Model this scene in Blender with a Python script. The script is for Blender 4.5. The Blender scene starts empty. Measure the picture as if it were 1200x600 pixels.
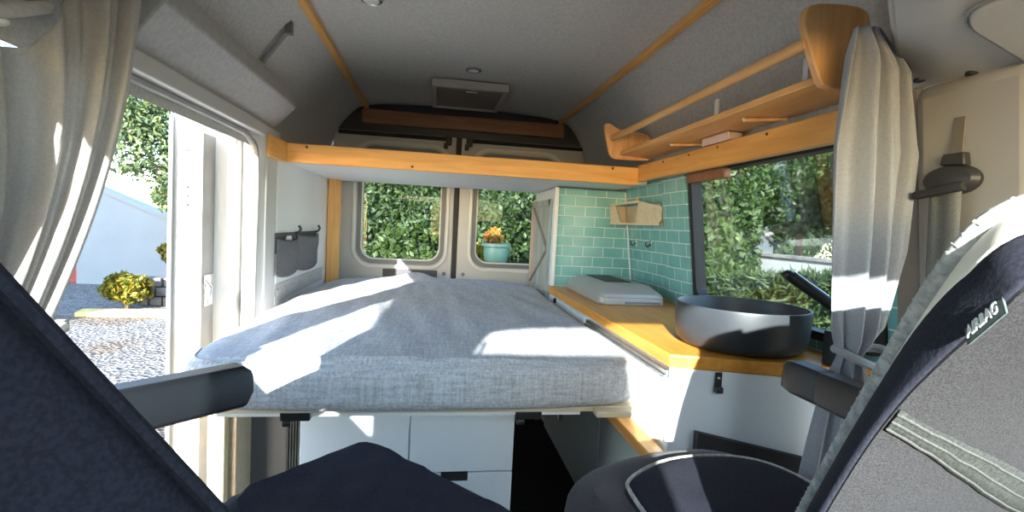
import bpy, bmesh, math, random
from mathutils import Vector, Matrix, noise
C = bpy.context.scene.collection
PI = math.pi
R_ = random.Random(7)

# ------------------------------------------------------------------ materials
def nt(name):
    m = bpy.data.materials.new(name); m.use_nodes = True
    t = m.node_tree
    b = t.nodes['Principled BSDF']
    return m, t, b
def N(t, kind, **kw):
    n = t.nodes.new(kind)
    for k, v in kw.items():
        if k in n.inputs: n.inputs[k].default_value = v
        else: setattr(n, k, v)
    return n
def rgb(c): return (c[0], c[1], c[2], 1)
def plain(name, col, rough=.5, metal=0, var=.06, scale=12, bump=0, bscale=80, spec=.5):
    m, t, b = nt(name)
    co = N(t, 'ShaderNodeTexCoord')
    no = N(t, 'ShaderNodeTexNoise', Scale=scale, Detail=4)
    t.links.new(co.outputs['Object'], no.inputs['Vector'])
    r = N(t, 'ShaderNodeValToRGB')
    r.color_ramp.elements[0].position = .3; r.color_ramp.elements[1].position = .7
    r.color_ramp.elements[0].color = rgb([x*(1-var) for x in col])
    r.color_ramp.elements[1].color = rgb([min(1, x*(1+var)) for x in col])
    t.links.new(no.outputs['Fac'], r.inputs['Fac'])
    t.links.new(r.outputs['Color'], b.inputs['Base Color'])
    b.inputs['Roughness'].default_value = rough; b.inputs['Metallic'].default_value = metal
    b.inputs['Specular IOR Level'].default_value = spec
    if bump:
        n2 = N(t, 'ShaderNodeTexNoise', Scale=bscale, Detail=3)
        t.links.new(co.outputs['Object'], n2.inputs['Vector'])
        bp = N(t, 'ShaderNodeBump', Strength=bump, Distance=.004)
        t.links.new(n2.outputs['Fac'], bp.inputs['Height'])
        t.links.new(bp.outputs['Normal'], b.inputs['Normal'])
    return m
def wood(name, col, dark, axis=1, rough=.42):
    m, t, b = nt(name)
    co = N(t, 'ShaderNodeTexCoord'); mp = N(t, 'ShaderNodeMapping')
    s = [26, 26, 26]; s[axis] = 2.2
    mp.inputs['Scale'].default_value = s
    t.links.new(co.outputs['Object'], mp.inputs['Vector'])
    no = N(t, 'ShaderNodeTexNoise', Scale=1.6, Detail=6, Distortion=.6)
    t.links.new(mp.outputs['Vector'], no.inputs['Vector'])
    r = N(t, 'ShaderNodeValToRGB')
    r.color_ramp.elements[0].position = .3; r.color_ramp.elements[1].position = .68
    r.color_ramp.elements[0].color = rgb(dark); r.color_ramp.elements[1].color = rgb(col)
    t.links.new(no.outputs['Fac'], r.inputs['Fac'])
    t.links.new(r.outputs['Color'], b.inputs['Base Color'])
    b.inputs['Roughness'].default_value = rough
    return m
def fabric(name, col, trans=0, weave=0, var=.12, scale=60, rough=.9, wscale=420, sheen=0):
    m, t, b = nt(name)
    co = N(t, 'ShaderNodeTexCoord')
    b.inputs['Roughness'].default_value = rough
    b.inputs['Specular IOR Level'].default_value = .15
    b.inputs['Sheen Weight'].default_value = sheen
    no = N(t, 'ShaderNodeTexNoise', Scale=scale, Detail=5)
    t.links.new(co.outputs['Object'], no.inputs['Vector'])
    src = no.outputs['Fac']
    if weave:
        fs = []
        for ax in range(3):                       # slubby threads along each axis
            mp = N(t, 'ShaderNodeMapping'); s = [170, 170, 170]; s[ax] = 14
            mp.inputs['Scale'].default_value = s
            t.links.new(co.outputs['Object'], mp.inputs['Vector'])
            n2 = N(t, 'ShaderNodeTexNoise', Scale=1, Detail=2)
            t.links.new(mp.outputs['Vector'], n2.inputs['Vector']); fs.append(n2.outputs['Fac'])
        a = N(t, 'ShaderNodeMath', operation='ADD'); t.links.new(fs[0], a.inputs[0]); t.links.new(fs[1], a.inputs[1])
        a2 = N(t, 'ShaderNodeMath', operation='ADD'); t.links.new(a.outputs[0], a2.inputs[0]); t.links.new(fs[2], a2.inputs[1])
        a3 = N(t, 'ShaderNodeMath', operation='DIVIDE'); t.links.new(a2.outputs[0], a3.inputs[0]); a3.inputs[1].default_value = 3
        src = a3.outputs[0]
    r = N(t, 'ShaderNodeValToRGB')
    r.color_ramp.elements[0].position = .38; r.color_ramp.elements[1].position = .62
    v = max(var, weave)
    r.color_ramp.elements[0].color = rgb([x*(1-v) for x in col]); r.color_ramp.elements[1].color = rgb([min(1, x*(1+v)) for x in col])
    t.links.new(src, r.inputs['Fac']); t.links.new(r.outputs['Color'], b.inputs['Base Color'])
    bp = N(t, 'ShaderNodeBump', Strength=.25, Distance=.002)
    t.links.new(src, bp.inputs['Height']); t.links.new(bp.outputs['Normal'], b.inputs['Normal'])
    if trans:
        tr = N(t, 'ShaderNodeBsdfTranslucent'); t.links.new(r.outputs['Color'], tr.inputs['Color'])
        mx = N(t, 'ShaderNodeMixShader'); mx.inputs[0].default_value = trans
        t.links.new(b.outputs[0], mx.inputs[1]); t.links.new(tr.outputs[0], mx.inputs[2])
        t.links.new(mx.outputs[0], t.nodes['Material Output'].inputs['Surface'])
    return m
def tile(name, ax):
    m, t, b = nt(name)
    co = N(t, 'ShaderNodeTexCoord'); sp = N(t, 'ShaderNodeSeparateXYZ'); cb = N(t, 'ShaderNodeCombineXYZ')
    t.links.new(co.outputs['Object'], sp.inputs[0])
    t.links.new(sp.outputs[ax], cb.inputs[0]); t.links.new(sp.outputs[2], cb.inputs[1])
    br = N(t, 'ShaderNodeTexBrick', Scale=1.0)
    br.inputs['Color1'].default_value = (.16, .41, .43, 1); br.inputs['Color2'].default_value = (.22, .49, .50, 1)
    br.inputs['Mortar'].default_value = (.62, .78, .73, 1)
    br.inputs['Mortar Size'].default_value = .0022; br.inputs['Mortar Smooth'].default_value = .2
    br.inputs['Brick Width'].default_value = .112; br.inputs['Row Height'].default_value = .053
    t.links.new(cb.outputs[0], br.inputs['Vector'])
    no = N(t, 'ShaderNodeTexNoise', Scale=9, Detail=3); t.links.new(co.outputs['Object'], no.inputs['Vector'])
    mx = N(t, 'ShaderNodeMixRGB', blend_type='OVERLAY'); mx.inputs[0].default_value = .25
    t.links.new(br.outputs['Color'], mx.inputs[1]); t.links.new(no.outputs['Fac'], mx.inputs[2])
    t.links.new(mx.outputs[0], b.inputs['Base Color'])
    b.inputs['Roughness'].default_value = .22
    bp = N(t, 'ShaderNodeBump', Strength=.5, Distance=.002, invert=True)
    t.links.new(br.outputs['Fac'], bp.inputs['Height']); t.links.new(bp.outputs['Normal'], b.inputs['Normal'])
    return m
def glass(name, tint=(.93, .96, .95), refl=.3):
    m, t, b = nt(name); t.nodes.remove(b)
    tr = N(t, 'ShaderNodeBsdfTransparent', Color=rgb(tint)); gl = N(t, 'ShaderNodeBsdfGlossy', Roughness=.02)
    fr = N(t, 'ShaderNodeFresnel', IOR=1.35)
    mu = N(t, 'ShaderNodeMath', operation='MULTIPLY'); mu.inputs[1].default_value = refl
    t.links.new(fr.outputs[0], mu.inputs[0])
    mx = N(t, 'ShaderNodeMixShader'); t.links.new(mu.outputs[0], mx.inputs[0])
    t.links.new(tr.outputs[0], mx.inputs[1]); t.links.new(gl.outputs[0], mx.inputs[2])
    t.links.new(mx.outputs[0], t.nodes['Material Output'].inputs['Surface'])
    return m
def leaf(name, c1, c2, trans=.35):
    m, t, b = nt(name)
    ge = N(t, 'ShaderNodeNewGeometry')
    r = N(t, 'ShaderNodeValToRGB'); r.color_ramp.elements[0].color = rgb(c1); r.color_ramp.elements[1].color = rgb(c2)
    t.links.new(ge.outputs['Random Per Island'], r.inputs['Fac']); t.links.new(r.outputs['Color'], b.inputs['Base Color'])
    b.inputs['Roughness'].default_value = .55
    tr = N(t, 'ShaderNodeBsdfTranslucent'); t.links.new(r.outputs['Color'], tr.inputs['Color'])
    mx = N(t, 'ShaderNodeMixShader'); mx.inputs[0].default_value = trans
    t.links.new(b.outputs[0], mx.inputs[1]); t.links.new(tr.outputs[0], mx.inputs[2])
    t.links.new(mx.outputs[0], t.nodes['Material Output'].inputs['Surface'])
    return m

M = {}
M['lining'] = fabric('grey_carpet_lining', (.53, .525, .50), scale=90, var=.08)
M['header'] = fabric('pale_grey_lining', (.49, .485, .475), scale=70, var=.07)
M['headliner'] = plain('beige_headliner', (.60, .585, .55), .75, var=.03, bump=.15, bscale=220)
M['trim_beige'] = plain('beige_plastic_trim', (.42, .395, .365), .55, var=.03)
M['trim_brown'] = plain('taupe_plastic_trim', (.21, .18, .155), .6, var=.04)
M['white'] = plain('white_painted_panel', (.78, .79, .80), .45, var=.02, scale=3)
M['body'] = plain('white_body_paint', (.62, .62, .61), .3, var=.02, scale=4)
M['bodygrey'] = plain('silver_grey_body_paint', (.15, .16, .17), .4, var=.06, scale=6)
M['doorframe'] = plain('rear_door_paint', (.47, .475, .48), .35, var=.05, scale=5)
M['gap'] = plain('grey_door_recess', (.30, .30, .29), .6, var=.1)
M['rubber'] = plain('black_rubber', (.015, .015, .017), .6)
M['blackmetal'] = plain('black_steel', (.02, .02, .022), .4, metal=.3)
M['matteblack'] = plain('matte_black_ceramic', (.027, .031, .037), .42, var=.1)
M['chrome'] = plain('brushed_metal', (.6, .6, .6), .25, metal=1)
M['pine'] = wood('pine_lengthwise', (.86, .47, .15), (.70, .34, .085), 1)
M['pinex'] = wood('pine_crosswise', (.86, .47, .15), (.70, .34, .085), 0)
M['pinez'] = wood('pine_upright', (.82, .47, .18), (.66, .34, .10), 2)
M['oakz'] = wood('birch_upright', (.84, .50, .22), (.66, .34, .13), 2)
M['oak'] = wood('birch_board', (.86, .52, .22), (.70, .37, .13), 1)
M['counter'] = wood('oiled_worktop', (.72, .33, .055), (.55, .215, .03), 1, .35)
M['palewood'] = wood('cream_softwood', (.80, .72, .50), (.70, .60, .38), 2)
M['palebox'] = wood('pale_birch', (.70, .60, .44), (.60, .50, .35), 0)
M['redwood'] = wood('reddish_board', (.33, .15, .075), (.24, .10, .05), 0)
M['tilex'] = tile('teal_metro_tile_rear', 0)
M['tiley'] = tile('teal_metro_tile_side', 1)
M['glass'] = glass('window_glass')
M['sheet'] = fabric('grey_woven_sheet', (.46, .475, .495), weave=.28)
M['seat'] = fabric('dark_grey_seat_cloth', (.040, .039, .048), scale=500, var=.35, sheen=.15)
M['seatlight'] = fabric('speckled_grey_seat_cloth', (.036, .0355, .039), scale=700, var=.4)
M['navy'] = fabric('dark_navy_seat_cloth', (.022, .0235, .036), scale=300, var=.2)
M['armrest'] = plain('charcoal_armrest_plastic', (.013, .015, .020), .5, bump=.1, bscale=300)
M['cream'] = plain('cream_backrest_shell', (.80, .77, .68), .6, var=.02)
M['braid'] = fabric('pale_twisted_cord', (.42, .42, .41), scale=120, var=.2)
M['stitch'] = fabric('grey_stitched_tape', (.042, .044, .043), scale=300, var=.3)
M['stitchline'] = fabric('pale_grey_thread', (.085, .09, .085), scale=300, var=.2)
M['curtain'] = fabric('grey_curtain_cloth', (.60, .575, .555), trans=.38, scale=200, var=.05)
M['curtainr'] = fabric('light_grey_curtain_cloth', (.37, .385, .42), trans=.15, scale=200, var=.05)
M['stove'] = plain('silver_grey_enamel', (.34, .345, .345), .38, var=.03)
M['darkglass'] = plain('dark_glass_inset', (.02, .023, .026), .5)
M['carpet'] = fabric('black_floor_carpet', (.012, .012, .013), scale=300, var=.3)
M['bluegrey'] = plain('blue_grey_panel', (.46, .53, .55), .5, var=.02)
M['kitchen'] = plain('pale_blue_white_paint', (.80, .86, .90), .45, var=.02, scale=3)
M['drawer'] = plain('white_drawer_front', (.72, .79, .84), .4, var=.015)
M['slate'] = fabric('slate_grey_felt', (.14, .14, .15), scale=120, var=.12)
M['webbing'] = fabric('seat_belt_webbing', (.20, .20, .19), scale=500, var=.2)
M['darkplastic'] = plain('dark_grey_plastic', (.04, .04, .043), .45)
M['slats'] = plain('dark_vent_slats', (.06, .065, .055), .7, var=.3)
M['pink'] = plain('pale_pink_card', (.72, .58, .54), .6)
M['lamp_glass'] = plain('frosted_lens', (.7, .7, .68), .3)
M['maroon'] = fabric('dark_red_blind', (.045, .012, .012), scale=100)
M['taglabel'] = fabric('grey_woven_tag', (.10, .125, .125), scale=300)
M['tagtext'] = plain('white_thread', (.85, .87, .86), .7)
M['visor'] = plain('pale_headliner_panel', (.58, .55, .50), .7, var=.02)
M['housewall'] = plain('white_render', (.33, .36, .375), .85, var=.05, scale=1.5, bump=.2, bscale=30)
M['redpaint'] = plain('red_door_paint', (.42, .06, .045), .6)
M['kerb'] = plain('yellow_kerb_paint', (.70, .56, .20), .85, var=.2)
M['stone'] = plain('grey_stone', (.17, .165, .16), .9, var=.35, scale=6, bump=.6, bscale=14)
M['bark'] = plain('brown_bark', (.10, .075, .055), .9, var=.3)
M['turq'] = plain('turquoise_glazed_pot', (.105, .20, .15), .35)
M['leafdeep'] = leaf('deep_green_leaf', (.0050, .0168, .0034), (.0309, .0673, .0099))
M['leafrear'] = leaf('hedge_leaf', (.0049, .0161, .0044), (.0322, .0644, .0099))
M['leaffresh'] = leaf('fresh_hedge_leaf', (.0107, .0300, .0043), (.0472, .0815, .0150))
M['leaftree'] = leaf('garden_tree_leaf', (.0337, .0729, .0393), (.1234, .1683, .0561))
M['leafyellow'] = leaf('yellow_green_leaf', (.06, .10, .012), (.26, .19, .012))
M['petal'] = leaf('orange_petal', (.2310, .0726, .0099), (.2805, .1815, .0330))
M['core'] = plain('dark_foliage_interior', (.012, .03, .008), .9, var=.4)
def gravel_mat():
    m, t, b = nt('pale_gravel')
    co = N(t, 'ShaderNodeTexCoord')
    vo = N(t, 'ShaderNodeTexVoronoi', Scale=22); t.links.new(co.outputs['Object'], vo.inputs['Vector'])
    r = N(t, 'ShaderNodeValToRGB'); r.color_ramp.elements[0].color = (.085, .082, .078, 1); r.color_ramp.elements[1].color = (.25, .24, .225, 1)
    sp = N(t, 'ShaderNodeSeparateColor'); t.links.new(vo.outputs['Color'], sp.inputs[0])
    t.links.new(sp.outputs[0], r.inputs['Fac']); 
    no = N(t, 'ShaderNodeTexNoise', Scale=.8, Detail=4); t.links.new(co.outputs['Object'], no.inputs['Vector'])
    r2 = N(t, 'ShaderNodeValToRGB'); r2.color_ramp.elements[0].position = .5; r2.color_ramp.elements[1].position = .62
    r2.color_ramp.elements[0].color = (1, 1, 1, 1); r2.color_ramp.elements[1].color = (.82, .68, .55, 1)
    t.links.new(no.outputs['Fac'], r2.inputs['Fac'])
    mx = N(t, 'ShaderNodeMixRGB', blend_type='MULTIPLY'); mx.inputs[0].default_value = 1
    t.links.new(r.outputs[0], mx.inputs[1]); t.links.new(r2.outputs[0], mx.inputs[2])
    t.links.new(mx.outputs[0], b.inputs['Base Color']); b.inputs['Roughness'].default_value = .9
    bp = N(t, 'ShaderNodeBump', Strength=1, Distance=.03); t.links.new(vo.outputs['Distance'], bp.inputs['Height'])
    t.links.new(bp.outputs['Normal'], b.inputs['Normal'])
    return m
M['gravel'] = gravel_mat()
def weathered_mat():
    m, t, b = nt('weathered_planks')
    co = N(t, 'ShaderNodeTexCoord'); sp = N(t, 'ShaderNodeSeparateXYZ'); t.links.new(co.outputs['Object'], sp.inputs[0])
    mu = N(t, 'ShaderNodeMath', operation='MULTIPLY'); mu.inputs[1].default_value = 1/.075
    t.links.new(sp.outputs[1], mu.inputs[0])
    fl = N(t, 'ShaderNodeMath', operation='FLOOR'); t.links.new(mu.outputs[0], fl.inputs[0])
    wn = N(t, 'ShaderNodeTexWhiteNoise', noise_dimensions='1D'); t.links.new(fl.outputs[0], wn.inputs['W'])
    r = N(t, 'ShaderNodeValToRGB'); e = r.color_ramp.elements
    e[0].color = (.42, .42, .36, 1); e[1].color = (.52, .36, .27, 1)
    k = e.new(.35); k.color = (.25, .37, .43, 1); k = e.new(.7); k.color = (.55, .50, .42, 1)
    t.links.new(wn.outputs['Value'], r.inputs['Fac'])
    mp = N(t, 'ShaderNodeMapping'); mp.inputs['Scale'].default_value = (30, 40, 3); t.links.new(co.outputs['Object'], mp.inputs['Vector'])
    no = N(t, 'ShaderNodeTexNoise', Scale=1, Detail=6); t.links.new(mp.outputs[0], no.inputs['Vector'])
    mx = N(t, 'ShaderNodeMixRGB', blend_type='OVERLAY'); mx.inputs[0].default_value = .45
    t.links.new(r.outputs[0], mx.inputs[1]); t.links.new(no.outputs['Fac'], mx.inputs[2])
    t.links.new(mx.outputs[0], b.inputs['Base Color']); b.inputs['Roughness'].default_value = .75
    return m
M['weathered'] = weathered_mat()

# ------------------------------------------------------------------ mesh helpers (world coordinates)
def wx(z): return .902 - .13*(z-.9)                 # inner face of the leaning right wall
def box(bm, x0, x1, y0, y1, z0, z1, f=None):
    vs = [Vector((x, y, z)) for x in (x0, x1) for y in (y0, y1) for z in (z0, z1)]
    if f: vs = [Vector(f(v)) for v in vs]
    v = [bm.verts.new(p) for p in vs]
    for q in ((0, 1, 3, 2), (4, 6, 7, 5), (0, 4, 5, 1), (2, 3, 7, 6), (0, 2, 6, 4), (1, 5, 7, 3)):
        bm.faces.new([v[i] for i in q])
    return v
def prism(bm, pts, off):
    """closed polygon of 3d points swept by the vector off"""
    off = Vector(off)
    a = [bm.verts.new(Vector(p)) for p in pts]; b = [bm.verts.new(Vector(p)+off) for p in pts]
    n = len(pts)
    bm.faces.new(a[::-1]); bm.faces.new(b)
    for i in range(n): bm.faces.new([a[i], a[(i+1) % n], b[(i+1) % n], b[i]])
def loft(bm, loops, cap=True, closed=True):
    rows = [[bm.verts.new(Vector(p)) for p in L] for L in loops]
    n = len(rows[0])
    for a, b in zip(rows, rows[1:]):
        for i in range(n if closed else n-1):
            j = (i+1) % n
            bm.faces.new([a[i], a[j], b[j], b[i]])
    if cap and closed:
        bm.faces.new(rows[0][::-1]); bm.faces.new(rows[-1])
    return rows
def tube(bm, pts, r, n=10, cap=True):
    pts = [Vector(p) for p in pts]
    loops = []; prev = None
    for i, p in enumerate(pts):
        d = (pts[min(i+1, len(pts)-1)] - pts[max(i-1, 0)]).normalized()
        if prev is None:
            u = d.orthogonal().normalized()
        else:
            u = (prev - d*prev.dot(d)).normalized()
        prev = u; w = d.cross(u)
        rr = r[i] if isinstance(r, (list, tuple)) else r
        loops.append([p + (u*math.cos(2*PI*k/n) + w*math.sin(2*PI*k/n))*rr for k in range(n)])
    loft(bm, loops, cap)
def lathe(bm, c, prof, n=40, axis=None):
    """prof: (radius, height) pairs from c, spun about axis"""
    c = Vector(c); ax = Vector(axis or (0, 0, 1)).normalized()
    u = ax.orthogonal().normalized(); w = ax.cross(u)
    rows = [[bm.verts.new(c + ax*h + (u*math.cos(2*PI*k/n) + w*math.sin(2*PI*k/n))*max(r, 1e-4)) for k in range(n)] for r, h in prof]
    for a, b in zip(rows, rows[1:]):
        for k in range(n): bm.faces.new([a[k], a[(k+1) % n], b[(k+1) % n], b[k]])
    bm.faces.new(rows[0][::-1]); bm.faces.new(rows[-1])
def rrect(u0, u1, v0, v1, r, n=8):
    out = []
    for cx, cy, a0 in ((u1-r, v1-r, 0), (u0+r, v1-r, PI/2), (u0+r, v0+r, PI), (u1-r, v0+r, 1.5*PI)):
        for k in range(n+1):
            a = a0 + PI/2*k/n
            out.append((cx + r*math.cos(a), cy + r*math.sin(a)))
    return out
def plate_hole(bm, outer, hole, r, w0, w1, f, n=8, orad=0):
    """plate (u0,u1,v0,v1) with a rounded hole; f(u,v,w) -> point"""
    inn = rrect(*hole, r, n)
    if orad: out = rrect(*outer, orad, n)
    else:
        u0, u1, v0, v1 = outer
        cs = [(u1, v1), (u0, v1), (u0, v0), (u1, v0)]
        out = [cs[i//(n+1)] for i in range(4*(n+1))]
    cache = {}
    def V(p, w):
        k = (round(p[0], 6), round(p[1], 6), w)
        if k not in cache: cache[k] = bm.verts.new(Vector(f(p[0], p[1], w)))
        return cache[k]
    m = len(inn)
    for i in range(m):
        j = (i+1) % m
        for w in (w0, w1):
            L = [V(inn[i], w), V(inn[j], w), V(out[j], w), V(out[i], w)]
            L = [v for k, v in enumerate(L) if v not in L[:k]]
            if len(L) > 2: bm.faces.new(L)
        bm.faces.new([V(inn[i], w0), V(inn[j], w0), V(inn[j], w1), V(inn[i], w1)])
        if out[i] != out[j]:
            bm.faces.new([V(out[i], w0), V(out[j], w0), V(out[j], w1), V(out[i], w1)])
def pad(bm, outline, z0, z1, r, rings=10, top=None, nr=5, ztilt=None):
    """rounded cushion: closed plan outline, edges rounded by r, crown added by top(x,y)"""
    c = Vector((sum(p[0] for p in outline)/len(outline), sum(p[1] for p in outline)/len(outline)))
    def inset(d):
        o = []
        for p in outline:
            v = Vector(p[:2]) - c; L = v.length
            o.append(c + v*max(0, 1 - d/L))
        return o
    loops = []
    def lay(ps, z, t=False):
        q = []
        for p in ps:
            zz = z + (ztilt(p.x, p.y) if ztilt else 0) + (top(p.x, p.y) if (t and top) else 0)
            q.append(Vector((p.x, p.y, zz)))
        loops.append(q)
    for k in range(nr+1):
        a = PI/2*k/nr
        lay(inset(r*(1-math.sin(a))), z0 + r*(1-math.cos(a)))
    for k in range(nr+1):
        a = PI/2*k/nr
        lay(inset(r*(1-math.cos(a))), z1 - r*(1-math.sin(a)), k == nr)
    base = inset(r)
    for k in range(1, rings):
        s = 1 - k/rings
        lay([c + (p-c)*s for p in base], z1, True)
    rows = loft(bm, loops, cap=False)
    bm.faces.new(rows[0][::-1])
    cz = z1 + (ztilt(c.x, c.y) if ztilt else 0) + (top(c.x, c.y) if top else 0)
    v = bm.verts.new((c.x, c.y, cz)); L = rows[-1]
    for i in range(len(L)): bm.faces.new([L[i], L[(i+1) % len(L)], v])
def resample(pts, step, closed=True):
    pts = [Vector(p) for p in pts]; out = []
    n = len(pts)
    for i in range(n if closed else n-1):
        a, b = pts[i], pts[(i+1) % n]; k = max(1, int((b-a).length/step))
        out += [a.lerp(b, j/k) for j in range(k)]
    if not closed: out.append(pts[-1])
    return out
def smooth_loop(pts, it=3):
    pts = [Vector(p) for p in pts]
    for _ in range(it):
        o = []
        for i in range(len(pts)):
            a, b = pts[i], pts[(i+1) % len(pts)]
            o += [a.lerp(b, .25), a.lerp(b, .75)]
        pts = o
    return pts
def catmull(pts, k=6):
    pts = [Vector(p) for p in pts]; P = [pts[0]*2-pts[1]] + pts + [pts[-1]*2-pts[-2]]
    out = []
    for i in range(1, len(P)-2):
        for j in range(k):
            t = j/k
            out.append(.5*((2*P[i]) + (P[i+1]-P[i-1])*t + (2*P[i-1]-5*P[i]+4*P[i+1]-P[i+2])*t*t + (3*P[i]-P[i-1]-3*P[i+1]+P[i+2])*t**3))
    out.append(pts[-1]); return out
def sheet(bm, f, nu, nv):
    g = [[bm.verts.new(Vector(f(i/nu, j/nv))) for j in range(nv+1)] for i in range(nu+1)]
    for i in range(nu):
        for j in range(nv): bm.faces.new([g[i][j], g[i+1][j], g[i+1][j+1], g[i][j+1]])
def obj(name, bm, mat, parent=None, bevel=0, smooth=True, solid=0, sub=0, label=None):
    bmesh.ops.recalc_face_normals(bm, faces=bm.faces)
    me = bpy.data.meshes.new(name)
    base = Vector((0, 0, 0))
    p = parent
    while p is not None: base += p.location; p = p.parent
    if parent is not None: bmesh.ops.translate(bm, vec=-base, verts=bm.verts)
    bm.to_mesh(me); bm.free()
    o = bpy.data.objects.new(name, me); C.objects.link(o)
    me.materials.append(M[mat] if isinstance(mat, str) else mat)
    if parent is not None: o.parent = parent
    if smooth:
        for q in me.polygons: q.use_smooth = True
        me.set_sharp_from_angle(angle=math.radians(38))
    if solid:
        s = o.modifiers.new('s', 'SOLIDIFY'); s.thickness = solid; s.offset = 0
    if bevel:
        b = o.modifiers.new('b', 'BEVEL'); b.width = bevel; b.segments = 3; b.limit_method = 'ANGLE'; b.angle_limit = math.radians(40)
    if sub:
        s = o.modifiers.new('u', 'SUBSURF'); s.levels = sub; s.render_levels = sub
    if label: o['label'] = label
    return o
def boxes(name, lst, mat, parent=None, bevel=0, **k):
    bm = bmesh.new()
    for b in lst: box(bm, *b)
    return obj(name, bm, mat, parent, bevel, **k)
def tag(o, label, cat, group=None, kind=None):
    o['label'] = label; o['category'] = cat
    if group: o['group'] = group
    if kind: o['kind'] = kind
    return o
def thing(name, label, cat, loc, group=None):
    o = bpy.data.objects.new(name, None); C.objects.link(o); o.location = loc; o.empty_display_size = .05
    return tag(o, label, cat, group)
def struct(o, label=None, cat=None):
    o['kind'] = 'structure'
    if label: o['label'] = label; o['category'] = cat
    return o
def dup(root, delta, label):
    r = root.copy(); C.objects.link(r); r.location = root.location + Vector(delta); r['label'] = label
    for ch in list(root.children):
        c = ch.copy(); C.objects.link(c); c.parent = r
        for g in list(ch.children):
            d = g.copy(); C.objects.link(d); d.parent = c
    return r

# ================================================================== THE VAN SHELL
FZ = .15
struct(boxes('floor', [(-.90, .93, -1.1, 3.30, FZ-.04, FZ)], 'carpet'), 'black carpeted van floor seen in the gap beside the drawers', 'floor')

# roof lining: arched, from the left wall over to the right wall
bm = bmesh.new()
prof = [(-.845, 1.45), (-.83, 1.60), (-.79, 1.72), (-.72, 1.82), (-.61, 1.90), (-.3, 1.925), (0, 1.932), (.3, 1.925), (.61, 1.90), (.72, 1.82), (.78, 1.70), (.815, 1.57), (.832, 1.45)]
prof = [(p.x, p.z) for p in catmull([(a, 0, b) for a, b in prof], 3)]
loops = [[(x, y, z) for x, z in prof] + [(x*1.03, y, z+.03) for x, z in prof[::-1]] for y in (.62, 3.30)]
loft(bm, loops)
struct(obj('ceiling', bm, 'lining'), 'dark grey carpeted high roof lining', 'ceiling')
# cab headliner, its rear edge curving from the middle out to the pillars
bm = bmesh.new()
def cabprof(x):
    a = abs(x); return 1.66 - .05*(a/.6)**2 if a < .55 else 1.618 - .10*((a-.55)/.31)**1.3
def cabend(x):
    a = abs(x); return .64 + (.05*(a/.5)**2 if a < .5 else .05 + (a-.5)*.85)
xs = [-.87 + 1.74*i/40 for i in range(41)]
rowsn = []
for t in range(13):
    rowsn.append([(x, -.47 + (cabend(x)+.47)*t/12, cabprof(x) - .035*max(0, 1-t/3)**2) for x in xs])
loft(bm, rowsn, cap=False, closed=False)
loft(bm, [[(x, cabend(x), cabprof(x)) for x in xs], [(x, cabend(x)+.012, cabprof(x)+.02) for x in xs], [(x, cabend(x)-.02, 1.95) for x in xs]], cap=False, closed=False)
struct(obj('ceiling', bm, 'headliner', solid=.008), 'beige moulded headliner over the front cab', 'ceiling')

# right wall: tiled round the window, leaning inwards
YW0, YW1, ZW0, ZW1 = 1.02, 1.865, .945, 1.47
wr = lambda u, v, w: (wx(v) + w, u, v)
bm = bmesh.new(); plate_hole(bm, (.965, 2.60, .62, 1.50), (YW0, YW1, ZW0, ZW1-.02), .03, 0, .035, wr)
struct(obj('wall_right', bm, 'tiley', smooth=False), 'teal metro tiled side wall around the kitchen window', 'wall')
bm = bmesh.new(); box(bm, 0, .05, .965, 3.27, FZ, .62, lambda v: (wx(v.z)+v.x, v.y, v.z)); box(bm, 0, .05, 2.60, 3.27, .62, 1.52, lambda v: (wx(v.z)+v.x, v.y, v.z))
struct(obj('wall_right', bm, 'lining', smooth=False), 'grey lined side wall at the van rear', 'wall')
# tiled pillar standing proud of the wall next to the window
bm = bmesh.new(); box(bm, -.022, .0, 1.885, 2.10, .90, 1.45, lambda v: (wx(v.z)+v.x, v.y, v.z))
struct(obj('wall_right', bm, 'tiley', bevel=.003, smooth=False), 'teal tiled column beside the kitchen window', 'wall')
# kitchen window
bm = bmesh.new(); plate_hole(bm, (YW0-.012, YW1+.014, ZW0-.012, ZW1), (YW0+.012, YW1-.012, ZW0+.012, ZW1-.032), .045, -.014, .03, wr, orad=.04)
win = struct(obj('window_1', bm, 'rubber'), 'black framed side window beside the kitchen', 'window')
bm = bmesh.new(); box(bm, .012, .016, YW0, YW1, ZW0, ZW1-.02, lambda v: (wx(v.z)+v.x, v.y, v.z)); obj('glass_pane', bm, 'glass', win)
bm = bmesh.new(); box(bm, -.03, -.002, 1.60, 1.86, 1.405, 1.442, lambda v: (wx(v.z)+v.x, v.y, v.z)); obj('blind_cassette', bm, 'redwood', win, bevel=.004)
# tiled partition at the kitchen's rear end and the box of the wardrobe behind it
bm = bmesh.new(); prism(bm, [(.462, 2.57, .86), (wx(.86)-.001, 2.57, .86), (wx(1.42)-.001, 2.57, 1.415), (.466, 2.57, 1.415)], (0, .018, 0))
struct(obj('wall_back', bm, 'tilex', smooth=False), 'teal metro tiled partition behind the grey stove', 'wall')
bm = bmesh.new(); tube(bm, [(wx(.90)-.006, 2.566, .90), (wx(1.41)-.006, 2.566, 1.41)], .004, 6)
struct(obj('trim_1', bm, 'white'), 'pale grout bead in the tiled corner', 'trim')

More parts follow.
